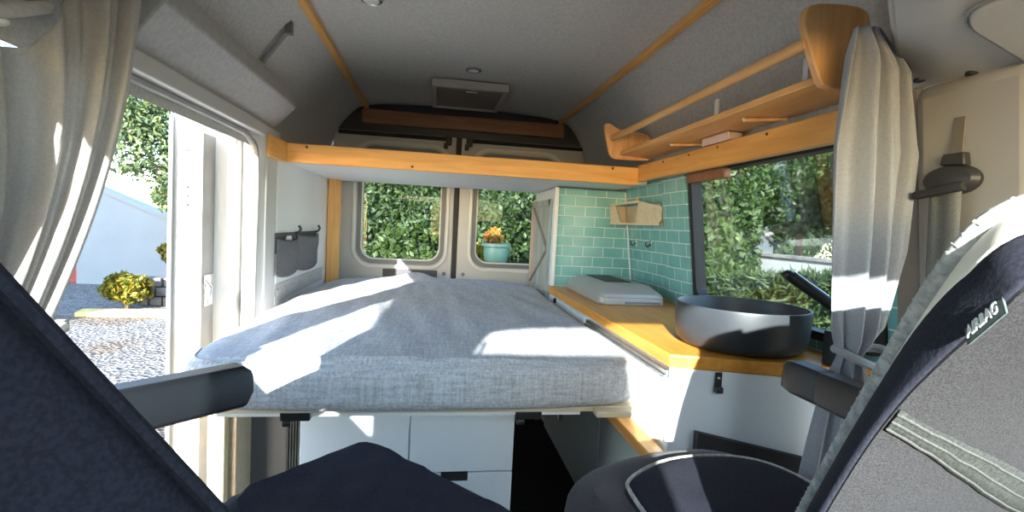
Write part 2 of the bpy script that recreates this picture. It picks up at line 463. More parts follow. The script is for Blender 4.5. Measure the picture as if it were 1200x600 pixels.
# left wall behind the sliding door opening
bm = bmesh.new()
box(bm, -.855, -.80, 2.162, 3.20, FZ, 1.44); box(bm, -.90, -.845, 3.0, 3.30, FZ, 1.6)
struct(obj('wall_left', bm, 'white', bevel=.008), 'white panelled wall beside the bed', 'wall')
bm = bmesh.new(); box(bm, -.815, -.797, 2.165, 3.02, .84, .915, lambda v: (v.x, v.y, v.z))
for k in range(8): box(bm, -.800, -.794, 2.16+k*.11, 2.20+k*.11, .862, .892)
struct(obj('trim_2', bm, 'header', bevel=.004), 'pale scalloped edging along the bed wall', 'trim')
# pillar at the rear of the sliding door opening
bm = bmesh.new()
prism(bm, [(-.80, 2.085, FZ), (-.80, 2.03, FZ), (-.835, 1.995, FZ), (-.87, 1.985, FZ), (-.875, 2.16, FZ), (-.80, 2.16, FZ)], (0, 0, 1.36))
struct(obj('wall_left', bm, 'body', bevel=.01), 'white painted pillar at the sliding door opening', 'wall')
bm = bmesh.new(); tube(bm, catmull([(-.828, 1.99, .55), (-.826, 1.99, 1.0), (-.822, 1.985, 1.38), (-.83, 1.93, 1.468), (-.83, 1.7, 1.482), (-.83, 1.06, 1.482)]), .011, 8)
struct(obj('trim_3', bm, 'gap'), 'grey rubber seal round the sliding door opening', 'trim')
# header frame above the sliding door
bm = bmesh.new(); prism(bm, [(-.80, 1.09, 1.49), (-.80, 1.09, 1.535), (-.88, 1.09, 1.57), (-.90, 1.09, 1.49)], (0, 1.10, 0))
struct(obj('trim_4', bm, 'body', bevel=.006), 'white metal frame above the sliding door', 'trim')
# upholstered box above it
bm = bmesh.new()
sec = [(-.822, 1.535), (-.745, 1.640), (-.748, 1.652), (-.775, 1.715), (-.84, 1.74), (-.84, 1.535)]
loft(bm, [[(x, 1.19, z) for x, z in sec], [(x, 2.10, z) for x, z in sec], [(x-.02 if i in (0, 5) else x, 2.20, z) for i, (x, z) in enumerate(sec)]])
struct(obj('trim_5', bm, 'header', bevel=.006), 'pale grey upholstered locker box above the sliding door', 'trim')

# front pillars either side of the cab (behind the curtains)
bm = bmesh.new(); box(bm, -.90, -.87, .86, .95, FZ, 1.62)
struct(obj('wall_left', bm, 'trim_brown', bevel=.01), 'taupe pillar lining behind the left curtain', 'wall')
bm = bmesh.new()
box(bm, -.018, .05, .70, .93, .55, 1.53, lambda v: (wx(v.z)+v.x, v.y, v.z))
pil = struct(obj('wall_right', bm, 'trim_beige', bevel=.03), 'beige plastic pillar carrying the seat belt', 'wall')
bm = bmesh.new(); box(bm, -.012, .05, .915, .975, .55, 1.53, lambda v: (wx(v.z)+v.x, v.y, v.z))
struct(obj('trim_6', bm, 'trim_brown', bevel=.008), 'taupe strip between tiles and beige pillar', 'trim')
# cab sides with their door windows, windscreen, dashboard and bulkhead below
CW = {}
bm = bmesh.new(); plate_hole(bm, (-1.05, .86, FZ, 1.62), (-.30, .80, 1.15, 1.455), .05, 0, .03, lambda u, v, w: (-.875-w, u, v))
d = struct(obj('door_1', bm, 'trim_brown'), 'front cab door behind the left curtain', 'door')
bm = bmesh.new(); box(bm, -.892, -.888, -.30, .80, 1.15, 1.455); obj('glass_pane', bm, 'glass', d)
bm = bmesh.new(); plate_hole(bm, (-1.05, .72, FZ, 1.62), (-.45, .60, 1.0, 1.50), .05, 0, .03, lambda u, v, w: (.905+w, u, v))
d = struct(obj('door_2', bm, 'trim_brown'), 'front cab door beyond the right seat', 'door')
bm = bmesh.new(); box(bm, .918, .922, -.45, .60, 1.0, 1.50); obj('glass_pane', bm, 'glass', d)
ws = lambda u, v, w: (u, -.42 - (1.63-v)*.85 - w, v)
bm = bmesh.new(); plate_hole(bm, (-.93, .95, .90, 1.66), (-.66, .78, .98, 1.60), .06, 0, .03, ws)
wsn = struct(obj('window_2', bm, 'trim_brown'), 'windscreen in front of the swivelled seats', 'window')
bm = bmesh.new(); box(bm, -.66, .78, .01, .014, .98, 1.60, lambda v: ws(v.x, v.z, v.y)); obj('glass_pane', bm, 'glass', wsn)
bm = bmesh.new()
for k in range(16):
    z0 = .99 + k*.03; prism(bm, [ws(-.655, z0, -.012), ws(-.655, z0+.015, -.026), ws(-.655, z0+.03, -.012), ws(-.655, z0+.03, -.008), ws(-.655, z0, -.008)], (.415, 0, 0))
wb = tag(obj('added_shade_blind', bm, 'header'), 'unseen pleated grey blind added across the left of the windscreen to shade the bed front', 'blind')  # added behind the camera only to keep sun off the mattress front
bm = bmesh.new(); box(bm, -.66, -.235, -.03, -.006, 1.47, 1.485, lambda v: ws(v.x, v.z, v.y)); obj('top_rail', bm, 'bodygrey', wb)
bm = bmesh.new(); prism(bm, [(-.9, -1.1, FZ), (-.9, -1.1, .92), (-.9, -.75, .95), (-.9, -.62, .90), (-.9, -.60, .55), (-.9, -.8, FZ)], (1.83, 0, 0))
struct(obj('wall_front', bm, 'darkplastic', bevel=.02), 'dark dashboard behind the camera', 'dashboard')

# ceiling battens, beams, loft shelf
bm = bmesh.new(); box(bm, -.624, -.596, .75, 3.22, 1.876, 1.899); struct(obj('trim_7', bm, 'pine', bevel=.003), 'pine batten along the left of the roof', 'batten')
bm = bmesh.new(); box(bm, .596, .624, .75, 3.22, 1.876, 1.899); struct(obj('trim_8', bm, 'pine', bevel=.003), 'pine batten along the right of the roof', 'batten')
bm = bmesh.new(); box(bm, -.80, .745, 2.195, 2.222, 1.418, 1.497)
b1 = struct(obj('trim_9', bm, 'pinex', bevel=.004), 'pine beam crossing the van above the bed', 'beam')
for x, z in ((-.70, 1.484), (-.27, 1.433), (.62, 1.486)):
    bm = bmesh.new(); lathe(bm, (x, 2.196, z), [(.006, 0), (.005, .003)], 10, (0, -1, 0)); obj('knot', bm, 'bark', b1)
bm = bmesh.new(); prism(bm, [(-.775, 2.1945, 1.418), (-.786, 2.04, 1.418), (-.799, 2.02, 1.418), (-.7995, 2.1945, 1.418)], (0, 0, .082)); 
struct(obj('trim_10', bm, 'pine', bevel=.004), 'short pine block joining beam and sliding door frame', 'beam')
bm = bmesh.new(); box(bm, .745, .772, 1.0, 2.222, 1.434, 1.508); box(bm, .772, .83, 1.01, 1.04, 1.45, 1.50); box(bm, .772, .83, 2.15, 2.18, 1.45, 1.50)
b2 = struct(obj('trim_11', bm, 'pine', bevel=.004), 'pine beam along the kitchen window top', 'beam')
for y in (1.95, 1.74, 1.55, 1.30):
    bm = bmesh.new(); lathe(bm, (.746, y, 1.495), [(.005, 0), (.004, .003)], 10, (-1, 0, 0)); obj('screw_hole', bm, 'bark', b2)
bm = bmesh.new(); box(bm, -.797, .80, 2.222, 3.17, 1.424, 1.444)
tag(obj('loft_shelf', bm, 'white', bevel=.003), 'white underside of the storage loft shelf above the bed', 'shelf')
bm = bmesh.new(); box(bm, -.797, -.725, 3.10, 3.135, .70, 1.424)
struct(obj('trim_12', bm, 'pinez', bevel=.004), 'upright pine post left of the rear window', 'post')
bm = bmesh.new(); box(bm, -.63, .63, 3.185, 3.205, 1.785, 1.87)
struct(obj('trim_13', bm, 'redwood', bevel=.004), 'reddish board across the roof at the rear', 'board')

# ------------------------------------------------------------------ rear doors
bm = bmesh.new(); box(bm, -.9, -.80, 3.235, 3.29, FZ, 1.62); box(bm, .80, .93, 3.235, 3.29, FZ, 1.62); box(bm, -.9, .93, 3.235, 3.29, 1.745, 2.0)
struct(obj('wall_rear', bm, 'darkplastic'), 'dark rear end of the van around the back doors', 'wall')
def rear_door(nm, x0, x1, h0, h1, label):
    fy = lambda u, v, w: (u, 3.25+w, v)
    bm = bmesh.new(); plate_hole(bm, (x0, x1, FZ, 1.745), (h0-.025, h1+.025, .925, 1.66), .10, -.015, .03, fy)
    d = struct(obj(nm, bm, 'doorframe', bevel=.006), label, 'door')
    bm = bmesh.new(); plate_hole(bm, (h0-.05, h1+.05, .90, 1.69), (h0-.03, h1+.03, .92, 1.67), .10, -.03, -.01, fy, orad=.12); obj('raised_rim', bm, 'body', d, bevel=.004)
    bm = bmesh.new(); plate_hole(bm, (h0-.03, h1+.03, .92, 1.67), (h0, h1, .95, 1.64), .085, -.004, .028, fy, orad=.10); obj('window_seal', bm, 'bodygrey', d)
    bm = bmesh.new(); plate_hole(bm, (h0-.006, h1+.006, .944, 1.646), (h0+.008, h1-.008, .958, 1.632), .08, .005, .034, fy, orad=.088); obj('window_rim', bm, 'body', d)
    bm = bmesh.new(); box(bm, h0-.02, h1+.02, 3.281, 3.285, .93, 1.66); obj('glass_pane', bm, 'glass', d)
    bm = bmesh.new(); prism(bm, [(p[0], 3.276, p[1]) for p in rrect(h0-.01, h1+.01, 1.44, 1.665, .06)], (0, .004, 0)); obj('window_blind', bm, 'maroon', d)
    bm = bmesh.new(); tube(bm, [(x0+.03, 3.225, 1.728), (x1-.03, 3.225, 1.728)], .012, 8); obj('lock_rod', bm, 'rubber', d)
    xm = x1-.05 if x0 < -.5 else x0+.05
    bm = bmesh.new(); box(bm, xm-.018, xm+.018, 3.20, 3.236, 1.69, 1.74); box(bm, xm-.03, xm-.005, 3.19, 3.22, 1.665, 1.70); obj('top_latch', bm, 'blackmetal', d, bevel=.004)
    for sx in (x0+.045, x1-.045):
        bm = bmesh.new(); lathe(bm, (sx, 3.236, .875), [(.013, 0), (.012, .004), (.006, .005)], 14, (0, -1, 0)); obj('screw_plug', bm, 'bodygrey', d)
    return d
dl = rear_door('door_3', -.80, -.052, -.625, -.130, 'left rear van door, its window filled with hedge')
bm = bmesh.new(); plate_hole(bm, (-.48, -.14, .845, .895), (-.47, -.15, .853, .887), .01, -.02, -.012, lambda u, v, w: (u, 3.25+w, v)); box(bm, -.47, -.15, 3.232, 3.236, .853, .887)
obj('handle_recess', bm, 'darkplastic', dl)
dr = rear_door('door_4', -.020, .80, .095, .60, 'right rear van door, its window showing a turquoise pot')
bm = bmesh.new(); box(bm, -.052, -.020, 3.24, 3.27, FZ, 1.745)
struct(obj('trim_14', bm, 'rubber', bevel=.004), 'black rubber gap between the two rear doors', 'trim')

# ------------------------------------------------------------------ sliding door, slid open outside the body
bm = bmesh.new()
prism(bm, [(-1.02, 1.80, .06), (-.965, 1.83, .06), (-.945, 1.87, .06), (-.945, 1.93, .06), (-.90, 1.945, .06), (-.885, 1.965, .06), (-.885, 2.75, .06), (-1.02, 2.75, .06)], (0, 0, 1.46))
sd = struct(obj('door_5', bm, 'body', bevel=.008), 'white sliding door pushed open beside the bed', 'door')
bm = bmesh.new(); prism(bm, [(.0, 0, 0)]*0 or [(-.955+.0, 1.834, z) for z in (.10, 1.46)] + [(-.955, 1.934, 1.46), (-.955, 1.934, .10)], (.014, 0, 0)); obj('recess_panel', bm, 'gap', sd)
bm = bmesh.new(); tube(bm, catmull([(-1.018, 1.795, .06), (-1.02, 1.793, .8), (-1.018, 1.795, 1.50)]), .009, 8); obj('weather_strip', bm, 'bodygrey', sd)
bm = bmesh.new(); box(bm, -.955, -.935, 1.85, 1.92, .87, .98); tube(bm, [(-.94, 1.86, .96), (-.92, 1.85, .94), (-.92, 1.85, .88)], .008, 8); obj('latch', bm, 'chrome', sd, bevel=.004)
bm = bmesh.new()
for z in (1.22, 1.25, 1.28, .62, 1.40): lathe(bm, (-.985, 1.814, z), [(.006, 0), (.005, .004)], 10, (.5, -1, 0))
obj('bolt_holes', bm, 'gap', sd)

# ================================================================== BED
BO = [(-.70, 1.20), (-.10, 1.185), (.37, 1.225), (.412, 1.33), (.42, 2.4), (.43, 3.08), (-.2, 3.10), (-.70, 3.06), (-.755, 2.6), (-.765, 1.8), (-.75, 1.30)]
def loopxy(pts, step=.035, it=2): return [(p.x, p.y) for p in resample(smooth_loop([(a, b, 0) for a, b in pts], it), step)]
def bedtop(x, y):
    w = noise.noise((x*2.2, y*1.1, 1.7))*.010 + noise.noise((x*9+y*2, y*2.5, 4.2))*.0045
    w += .006*noise.noise((x*16, y*3+x*4, 9))
    g = math.exp(-((x+.27)/.09)**2 - ((y-3.0)/.08)**2)*.035
    return w + .012*(1-((x+.16)/.6)**2) + g
bm = bmesh.new(); pad(bm, loopxy(BO, .022), .737, .855, .038, rings=46, top=bedtop, nr=6)
bed = tag(obj('mattress', bm, 'sheet'), 'wide grey mattress in a woven grey sheet under the loft shelf', 'mattress')
bm = bmesh.new()
sq = [(-.752, 1.33), (-.735, 1.26), (-.70, 1.225), (-.60, 1.205), (-.2, 1.195), (.3, 1.22)]
tube(bm, catmull([(x+.02, y+.018, .853) for x, y in sq[:4]]), .003, 6); obj('seam', bm, 'sheet', bed)

pl = thing('bed_platform', 'pale wooden slatted base board under the grey mattress', 'bed base', (-.15, 2.1, .70))
boxes('base_board', [(-.70, .405, 1.25, 3.05, .722, .736)], 'palebox', pl, bevel=.003)
boxes('front_rail', [(.27, .365, 1.215, 1.25, .718, .735)], 'palebox', pl, bevel=.004)
boxes('metal_strip', [(-.66, .24, 1.262, 1.28, .710, .722)], 'white', pl)
for x in (-.48, .10):
    bm = bmesh.new(); box(bm, x-.035, x+.035, 1.255, 1.32, .700, .722); lathe(bm, (x-.02, 1.265, .693), [(.010, -.01), (.010, .01)], 12, (1, 0, 0)); obj('slide_bracket', bm, 'blackmetal', pl, bevel=.003)
for x in (.15, .22): boxes('support_post', [(x, x+.013, 1.40, 1.415, .64, .722)], 'chrome', pl)
# drawers under the bed
dw = thing('drawer_unit', 'white four-drawer unit under the front of the mattress', 'drawer unit', (-.2, 1.7, FZ))
boxes('body', [(-.515, .098, 1.47, 2.1, FZ, .70), ], 'drawer', dw, bevel=.002)
for i, (x0, x1) in enumerate(((-.515, -.212), (-.208, .098))):
    for (z0, z1) in ((.465, .70), (.225, .46)):
        bm = bmesh.new(); xc = (x0+x1)/2 - .02
        if z0 < .4:
            prism(bm, [(x0, 1.47, z0), (x1, 1.47, z0), (x1, 1.47, z1), (xc+.04, 1.47, z1), (xc+.04, 1.47, z1-.026), (xc-.04, 1.47, z1-.026), (xc-.04, 1.47, z1), (x0, 1.47, z1)], (0, -.018, 0))
        else: box(bm, x0, x1, 1.452, 1.47, z0, z1)
        f = obj('drawer', bm, 'drawer', dw, bevel=.002)
        if z0 < .4:
            bm = bmesh.new(); box(bm, xc-.04, xc+.04, 1.458, 1.4695, z1-.026, z1+.002); obj('handle_slot', bm, 'rubber', f)
boxes('plinth', [(-.51, .095, 1.49, 1.51, FZ, .225)], 'drawer', dw)
# what carries the bed on the door side
p = thing('bed_support', 'cream wooden support upright under the mattress by the sliding door', 'support', (-.7, 1.5, FZ))
boxes('post', [(-.765, -.72, 1.47, 1.515, FZ, .716)], 'palewood', p, bevel=.004)
boxes('side_panel', [(-.72, -.70, 1.50, 1.95, FZ, .716)], 'palebox', p)
boxes('back_panel', [(-.70, -.59, 1.62, 1.64, FZ, .716)], 'bodygrey', p)
bm = bmesh.new()
for k in range(9): box(bm, -.585+.008*k, -.581+.008*k, 1.585, 1.595, FZ+.05, .70)
box(bm, -.59, -.52, 1.595, 1.61, FZ, .71)
obj('vent_grille', bm, 'slats', p)
rail = thing('ledge_rail', 'pine ledge rail on the kitchen side next to the mattress corner', 'rail', (.42, 1.4, .62))
boxes('ledge', [(.392, .438, 1.16, 1.60, .625, .65)], 'pine', rail, bevel=.003)
boxes('cleat', [(.415, .438, 1.25, 1.55, .595, .625)], 'pine', rail)

# ================================================================== KITCHEN
kc = thing('kitchen_cabinet', 'white kitchen cabinet under the orange wood worktop', 'cabinet', (.65, 1.8, FZ))
bm = bmesh.new()
prism(bm, [(.452, 1.175, .62), (.452, 2.55, .62), (.86, 2.55, .62), (.86, 1.085, .62), (.82, 1.08, .62)], (0, 0, .245)); 
obj('carcass', bm, 'kitchen', kc, bevel=.003)
bm = bmesh.new(); prism(bm, [(.452, 1.25, FZ), (.452, 1.69, FZ), (.85, 1.69, FZ), (.85, 1.2, FZ)], (0, 0, .472)); obj('lower_side', bm, 'bluegrey', kc, bevel=.003)
bm = bmesh.new(); prism(bm, [(.452, 1.70, FZ), (.452, 2.55, FZ), (.85, 2.55, FZ), (.85, 1.70, FZ)], (0, 0, .472)); obj('lower_side', bm, 'bluegrey', kc, bevel=.003)
bm = bmesh.new(); prism(bm, [(.440, 1.158, .60), (.440, 1.176, .60), (.845, 1.082, .60), (.845, 1.064, .60)], (0, 0, .266)); obj('end_panel', bm, 'kitchen', kc, bevel=.002)
bm = bmesh.new(); box(bm, .440, .452, 1.22, 1.90, .66, .835); d = obj('drawer', bm, 'kitchen', kc, bevel=.002)
bm = bmesh.new(); lathe(bm, (.440, 1.53, .80), [(.007, 0), (.006, .006), (.002, .008)], 12, (-1, 0, 0)); obj('knob', bm, 'chrome', d)
bm = bmesh.new(); box(bm, .432, .452, 1.18, 1.86, .842, .856); box(bm, .428, .436, 1.18, 1.86, .839, .844); obj('edge_profile', bm, 'chrome', kc, bevel=.001)
bm = bmesh.new(); box(bm, .440, .452, 1.92, 2.55, .64, .855); obj('door', bm, 'kitchen', kc, bevel=.002)
bm = bmesh.new(); lathe(bm, (.440, 2.40, .846), [(.013, 0), (.012, .008), (.003, .012)], 14, (-1, 0, 0)); obj('push_knob', bm, 'rubber', kc)
bm = bmesh.new(); prism(bm, [(.50, 1.142, .60), (.50, 1.142, .715), (.82, 1.068, .66), (.82, 1.068, .60)], (0, -.02, 0)); obj('kick_strip', bm, 'rubber', kc)
def bracket(x, y, label):
    t = thing('hinge_bracket', label, 'bracket', (x, y, .86), 'brackets under the worktop end')
    bm = bmesh.new(); box(bm, x-.009, x+.009, y-.006, y, .822, .866); obj('plate', bm, 'blackmetal', t, bevel=.002)
    bm = bmesh.new(); box(bm, x-.009, x+.009, y-.05*.3, y, .815, .83); obj('tongue', bm, 'blackmetal', t, bevel=.002)
    bm = bmesh.new(); lathe(bm, (x, y-.006, .852), [(.004, 0), (.003, .002)], 10, (0, -1, 0)); obj('screw', bm, 'chrome', t)
    return t
b0 = bracket(.548, 1.133, 'small black folding bracket under the worktop, nearer the bed')
dup(b0, (.255, -.0595, -.004), 'small black folding bracket under the worktop beside the right armrest')
# worktop with an angled front end
bm = bmesh.new()
prism(bm, [(.434, 1.168, .866), (.434, 2.553, .866), (wx(.89)-.002, 2.553, .866), (wx(.89)-.002, 1.045, .866), (.80, 1.058, .866)], (0, 0, .034))
tag(obj('worktop', bm, 'counter', bevel=.004), 'orange oiled wood worktop along the kitchen wall', 'worktop')
# basin
bx, by = .688, 1.272
bs = thing('sink_basin', 'large round matte black basin standing on the orange worktop', 'sink', (bx, by, .90))
bm = bmesh.new(); lathe(bm, (bx, by, .90), [(.125, 0), (.150, .004), (.165, .018), (.171, .045), (.175, .110), (.174, .117), (.168, .117), (.164, .105), (.158, .05), (.145, .024), (.10, .014), (.001, .013)], 64); obj('bowl', bm, 'matteblack', bs)
bm = bmesh.new(); lathe(bm, (bx, by, .9135), [(.024, 0), (.024, .004), (.018, .006)], 24); obj('drain', bm, 'chrome', bs)
# tap
fx, fy = .862, 1.05
fa = thing('tap', 'black folding tap reaching over the round black basin', 'tap', (.84, 1.09, .90))
bm = bmesh.new(); tube(bm, [(.835, 1.075, .985), (.835, 1.075, 1.045)], .019, 20); lathe(bm, (.835, 1.075, 1.03), [(.027, -.022), (.03, -.015), (.03, .015), (.027, .022)], 24, (0, 1, 0)); obj('body', bm, 'blackmetal', fa, bevel=.003)
bm = bmesh.new(); tube(bm, catmull([(.815, 1.095, 1.046), (.775, 1.12, 1.078), (.738, 1.145, 1.108), (.728, 1.15, 1.112), (.722, 1.153, 1.106)]), [.014]*18+[.013]*7, 14); obj('spout', bm, 'blackmetal', fa)
bm = bmesh.new(); tube(bm, catmull([(.806, 1.10, 1.066), (.772, 1.118, 1.092), (.738, 1.139, 1.120)]), .0045, 8); obj('spout_inlay', bm, 'chrome', fa)
bm = bmesh.new(); box(bm, .80, .868, 1.052, 1.098, .90, .985); obj('base_box', bm, 'matteblack', fa, bevel=.004)
# grey stove with sloping lid
st = thing('stove', 'low silver-grey lidded stove on the worktop against the tiles', 'stove', (.66, 2.2, .90))
bm = bmesh.new()
def rr3(x0, x1, y0, y1, r, z): return [(a, b, z) for a, b in rrect(x0, x1, y0, y1, r, 5)]
loft(bm, [rr3(.515, .795, 1.95, 2.50, .03, .902), rr3(.512, .798, 1.947, 2.503, .03, .91), rr3(.515, .795, 1.95, 2.50, .03, .93)]); obj('base', bm, 'stove', st)
bm = bmesh.new()
loft(bm, [rr3(.513, .797, 1.948, 2.502, .03, .932), rr3(.52, .79, 1.955, 2.495, .03, .945), rr3(.565, .775, 2.05, 2.47, .03, .972), rr3(.575, .765, 2.06, 2.46, .03, .975)]); ld = obj('lid', bm, 'stove', st)
bm = bmesh.new(); prism(bm, rr3(.60, .72, 2.14, 2.44, .006, .9752), (0, 0, .003)); obj('dark_inset', bm, 'darkglass', ld)
bm = bmesh.new(); box(bm, .62, .77, 1.945, 1.95, .908, .916); obj('groove', bm, 'bodygrey', st)
for x in (.53, .78):
    for y in (1.97, 2.48):
        bm = bmesh.new(); lathe(bm, (x, y, .8995), [(.012, 0), (.012, .004)], 12); obj('foot', bm, 'rubber', st)
# pale faceted wooden corner box on the tiles
cb = thing('corner_rack', 'small pale faceted wooden rack in the tiled corner', 'rack', (.80, 2.35, 1.24))
A, Bp, Cq = (.735, 2.535), (.785, 2.265), (wx(1.3)-.022, 2.105)
bt = [(A[0]+.02, A[1]+.03), (Bp[0]+.012, Bp[1]+.01), (Cq[0], Cq[1]+.02), (wx(1.25)-.002, 2.13), (wx(1.25)-.002, 2.568), (A[0]+.02, 2.568)]
bm = bmesh.new(); prism(bm, [(x, y, 1.238) for x, y in bt], (0, 0, .010)); obj('bottom_board', bm, 'palebox', cb)
bm = bmesh.new(); prism(bm, [(A[0], A[1], 1.332), (Bp[0], Bp[1], 1.345), (Bp[0]+.02, Bp[1]+.03, 1.345), (A[0]+.02, A[1]+.02, 1.332)], (.0, .0, .010)); obj('top_rail', bm, 'palebox', cb)
bm = bmesh.new(); prism(bm, [(Bp[0]+.01, Bp[1]+.06, 1.248), (Cq[0]-.004, Cq[1]+.03, 1.244), (Cq[0], Cq[1], 1.262), (Cq[0], Cq[1]+.003, 1.322), (Cq[0]-.05, Cq[1]+.10, 1.345), (Bp[0]-.004, Bp[1]+.0, 1.352)], (.014, .010, 0)); obj('front_panel', bm, 'palebox', cb)
bm = bmesh.new(); prism(bm, [(A[0], A[1], 1.338), (A[0]+.02, A[1]-.03, 1.338), (A[0]+.045, A[1]-.06, 1.245), (A[0]+.02, A[1]+.02, 1.240)], (.012, .012, 0)); obj('end_panel', bm, 'palebox', cb)
bm = bmesh.new(); prism(bm, [(.757, 2.560, 1.248), (wx(1.25)-.004, 2.560, 1.248), (wx(1.34)-.004, 2.560, 1.336), (.757, 2.560, 1.336)], (0, .007, 0)); prism(bm, [(wx(1.25)-.012, 2.14, 1.248), (wx(1.25)-.012, 2.559, 1.248), (wx(1.34)-.012, 2.559, 1.336), (wx(1.34)-.012, 2.14, 1.336)], (.008, 0, 0)); obj('back_boards', bm, 'palebox', cb)
bm = bmesh.new(); tube(bm, [(.782, 2.275, 1.352), (.782, 2.275, 1.364)], .008, 10); obj('peg', bm, 'oak', cb)
def hook(y, label):
    x = wx(1.147); t = thing('wall_hook', label, 'hook', (x, y, 1.15), 'hooks on the side tiles')
    bm = bmesh.new(); box(bm, x-.004, x-.0005, y-.010, y+.010, 1.130, 1.172); obj('plate', bm, 'chrome', t, bevel=.002)
    bm = bmesh.new(); tube(bm, catmull([(x-.003, y, 1.150), (x-.018, y, 1.136), (x-.026, y, 1.142), (x-.028, y, 1.158)]), .0035, 8); obj('prong', bm, 'blackmetal', t)
    return t
hk = hook(2.475, 'small metal hook on the teal tiles nearer the tiled corner')
dup(hk, (0, -.185, 0), 'small metal hook on the teal tiles nearer the window')

# wardrobe with barn-style door
wd = thing('wardrobe', 'tall narrow cabinet with a weathered plank door beside the bed', 'cabinet', (.66, 2.85, FZ))
boxes('carcass', [(.46, .80, 2.59, 3.13, FZ, 1.418)], 'white', wd, bevel=.003)
boxes('corner_trim', [(.446, .468, 2.556, 2.60, .90, 1.418)], 'white', wd, bevel=.003)
dr_ = boxes('door', [(.444, .460, 2.62, 3.12, .80, 1.355)], 'weathered', wd, bevel=.002)
def fbar(a, b, w, t=.010):
    bm = bmesh.new(); (y0, z0), (y1, z1) = a, b
    dv = Vector((0, y1-y0, z1-z0)).normalized(); nn = Vector((0, -dv.z, dv.y))*w/2
    p0, p1 = Vector((.444, y0, z0)), Vector((.444, y1, z1))
    prism(bm, [p0+nn, p0-nn, p1-nn, p1+nn], (-t, 0, 0)); return bm
for a, b in (((2.62, 1.34), (3.12, 1.34)), ((2.62, .85), (3.12, .85)), ((2.635, .80), (2.635, 1.355)), ((3.105, .80), (3.105, 1.355))):
    obj('rail', fbar(a, b, .034), 'weathered', dr_, bevel=.001)
for a, b in (((2.65, 1.09), (3.09, 1.33)), ((2.65, 1.09), (3.09, .87))):
    obj('brace', fbar(a, b, .014, .013), 'gap', dr_)

# ================================================================== OVERHEAD RACK (right)
rk = thing('overhead_rack', 'birch overhead rack with rounded end boards above the kitchen window', 'shelf', (.70, 1.6, 1.55))
bm = bmesh.new(); prism(bm, [(.652, .99, 1.548), (.80, .99, 1.540), (.80, .99, 1.556), (.652, .99, 1.566)], (0, 1.225, 0)); obj('board', bm, 'oak', rk, bevel=.003)
def endp(y, pts, d):
    bm = bmesh.new()
    q = smooth_loop([(x, y, z) for x, z in pts], 2); prism(bm, q, (0, d, 0)); return bm
obj('end_board', endp(.985, [(.592, 1.66), (.592, 1.69), (.61, 1.705), (.69, 1.712), (.738, 1.706), (.752, 1.685), (.750, 1.60), (.742, 1.54), (.73, 1.532), (.655, 1.532), (.640, 1.545), (.614, 1.60)], .02), 'oakz', rk, bevel=.003)
obj('end_board', endp(2.20, [(.570, 1.665), (.572, 1.685), (.60, 1.687), (.63, 1.665), (.70, 1.66), (.79, 1.652), (.80, 1.60), (.80, 1.535), (.76, 1.53), (.64, 1.528), (.612, 1.532), (.597, 1.56)], .02), 'oakz', rk, bevel=.003)
bm = bmesh.new(); tube(bm, [(.612, .995, 1.625), (.612, 2.21, 1.622)], .0135, 16); obj('rod', bm, 'oak', rk)
def upright(y, label):
    t = thing('rack_upright', label, 'upright', (.70, y, 1.55), 'white uprights standing on the overhead rack')
    bm = bmesh.new(); box(bm, .70, .706, y-.009, y+.009, 1.562, 1.635); obj('strip', bm, 'white', t, bevel=.001)
    bm = bmesh.new(); box(bm, .70, .73, y-.009, y+.009, 1.560, 1.564); obj('foot', bm, 'white', t)
    return t
u0 = upright(1.50, 'white upright strip behind the rod at mid rack')
dup(u0, (0, -.39, .005), 'white upright strip beside the near rounded end board')
bm = bmesh.new(); box(bm, .748, .80, 1.50, 1.66, 1.512, 1.5395)
tag(obj('card_box', bm, 'pink', bevel=.004), 'small pale pink box tucked between rack and beam', 'box')
def dowel(y0, y1, label):
    t = thing('dowel', label, 'dowel', (.72, y0, 1.535), 'dowels under the overhead rack')
    bm = bmesh.new(); tube(bm, [(.705, y0, 1.5385), (.79, y1, 1.534)], .0055, 10); obj('shaft', bm, 'oak', t)
    bm = bmesh.new(); lathe(bm, (.705, y0, 1.5385), [(.004, -.006), (.0062, -.003), (.0062, .003), (.004, .006)], 12, (.095, y1-y0, -.007)); obj('tip', bm, 'palebox', t)
    return t
d0 = dowel(1.80, 1.735, 'thin wooden dowel under the rack, beyond the pink box')
dup(d0, (-.005, -.46, 0), 'thin wooden dowel under the rack, nearer the curtain')

# ================================================================== ROOF FITTINGS
def downlight(x, y, z, label):
    t = thing('downlight', label, 'light', (x, y, z), 'round roof downlights')
    bm = bmesh.new(); lathe(bm, (x, y, z), [(.036, .01), (.036, -.004), (.030, -.008), (.026, -.006)], 28); obj('ring', bm, 'chrome', t)
    bm = bmesh.new(); lathe(bm, (x, y, z-.0065), [(.026, 0), (.02, -.002), (.001, -.003)], 24); obj('lens', bm, 'lamp_glass', t)
    return t
l0 = downlight(-.40, 1.745, 1.9195, 'round chrome roof downlight near the left batten')
l1 = dup(l0, (.385, .67, .0085), 'round chrome roof downlight in front of the roof hatch')
h = thing('roof_hatch', 'rectangular pale framed hatch panel in the dark roof', 'hatch', (0, 2.82, 1.92))
bm = bmesh.new(); plate_hole(bm, (-.21, .18, 2.59, 3.08), (-.185, .155, 2.615, 3.055), .01, 1.885, 1.925, lambda u, v, w: (u, v, w)); obj('frame', bm, 'trim_beige', h, bevel=.003)
bm = bmesh.new(); box(bm, -.185, .155, 2.615, 3.055, 1.895, 1.905); obj('panel', bm, 'trim_brown', h)
bm = bmesh.new(); box(bm, -.035, .025, 2.66, 2.69, 1.886, 1.896); obj('handle', bm, 'chrome', h, bevel=.003)
s = thing('roof_strut', 'thin dark metal stay under the left roof edge', 'stay', (-.72, 2.0, 1.80))
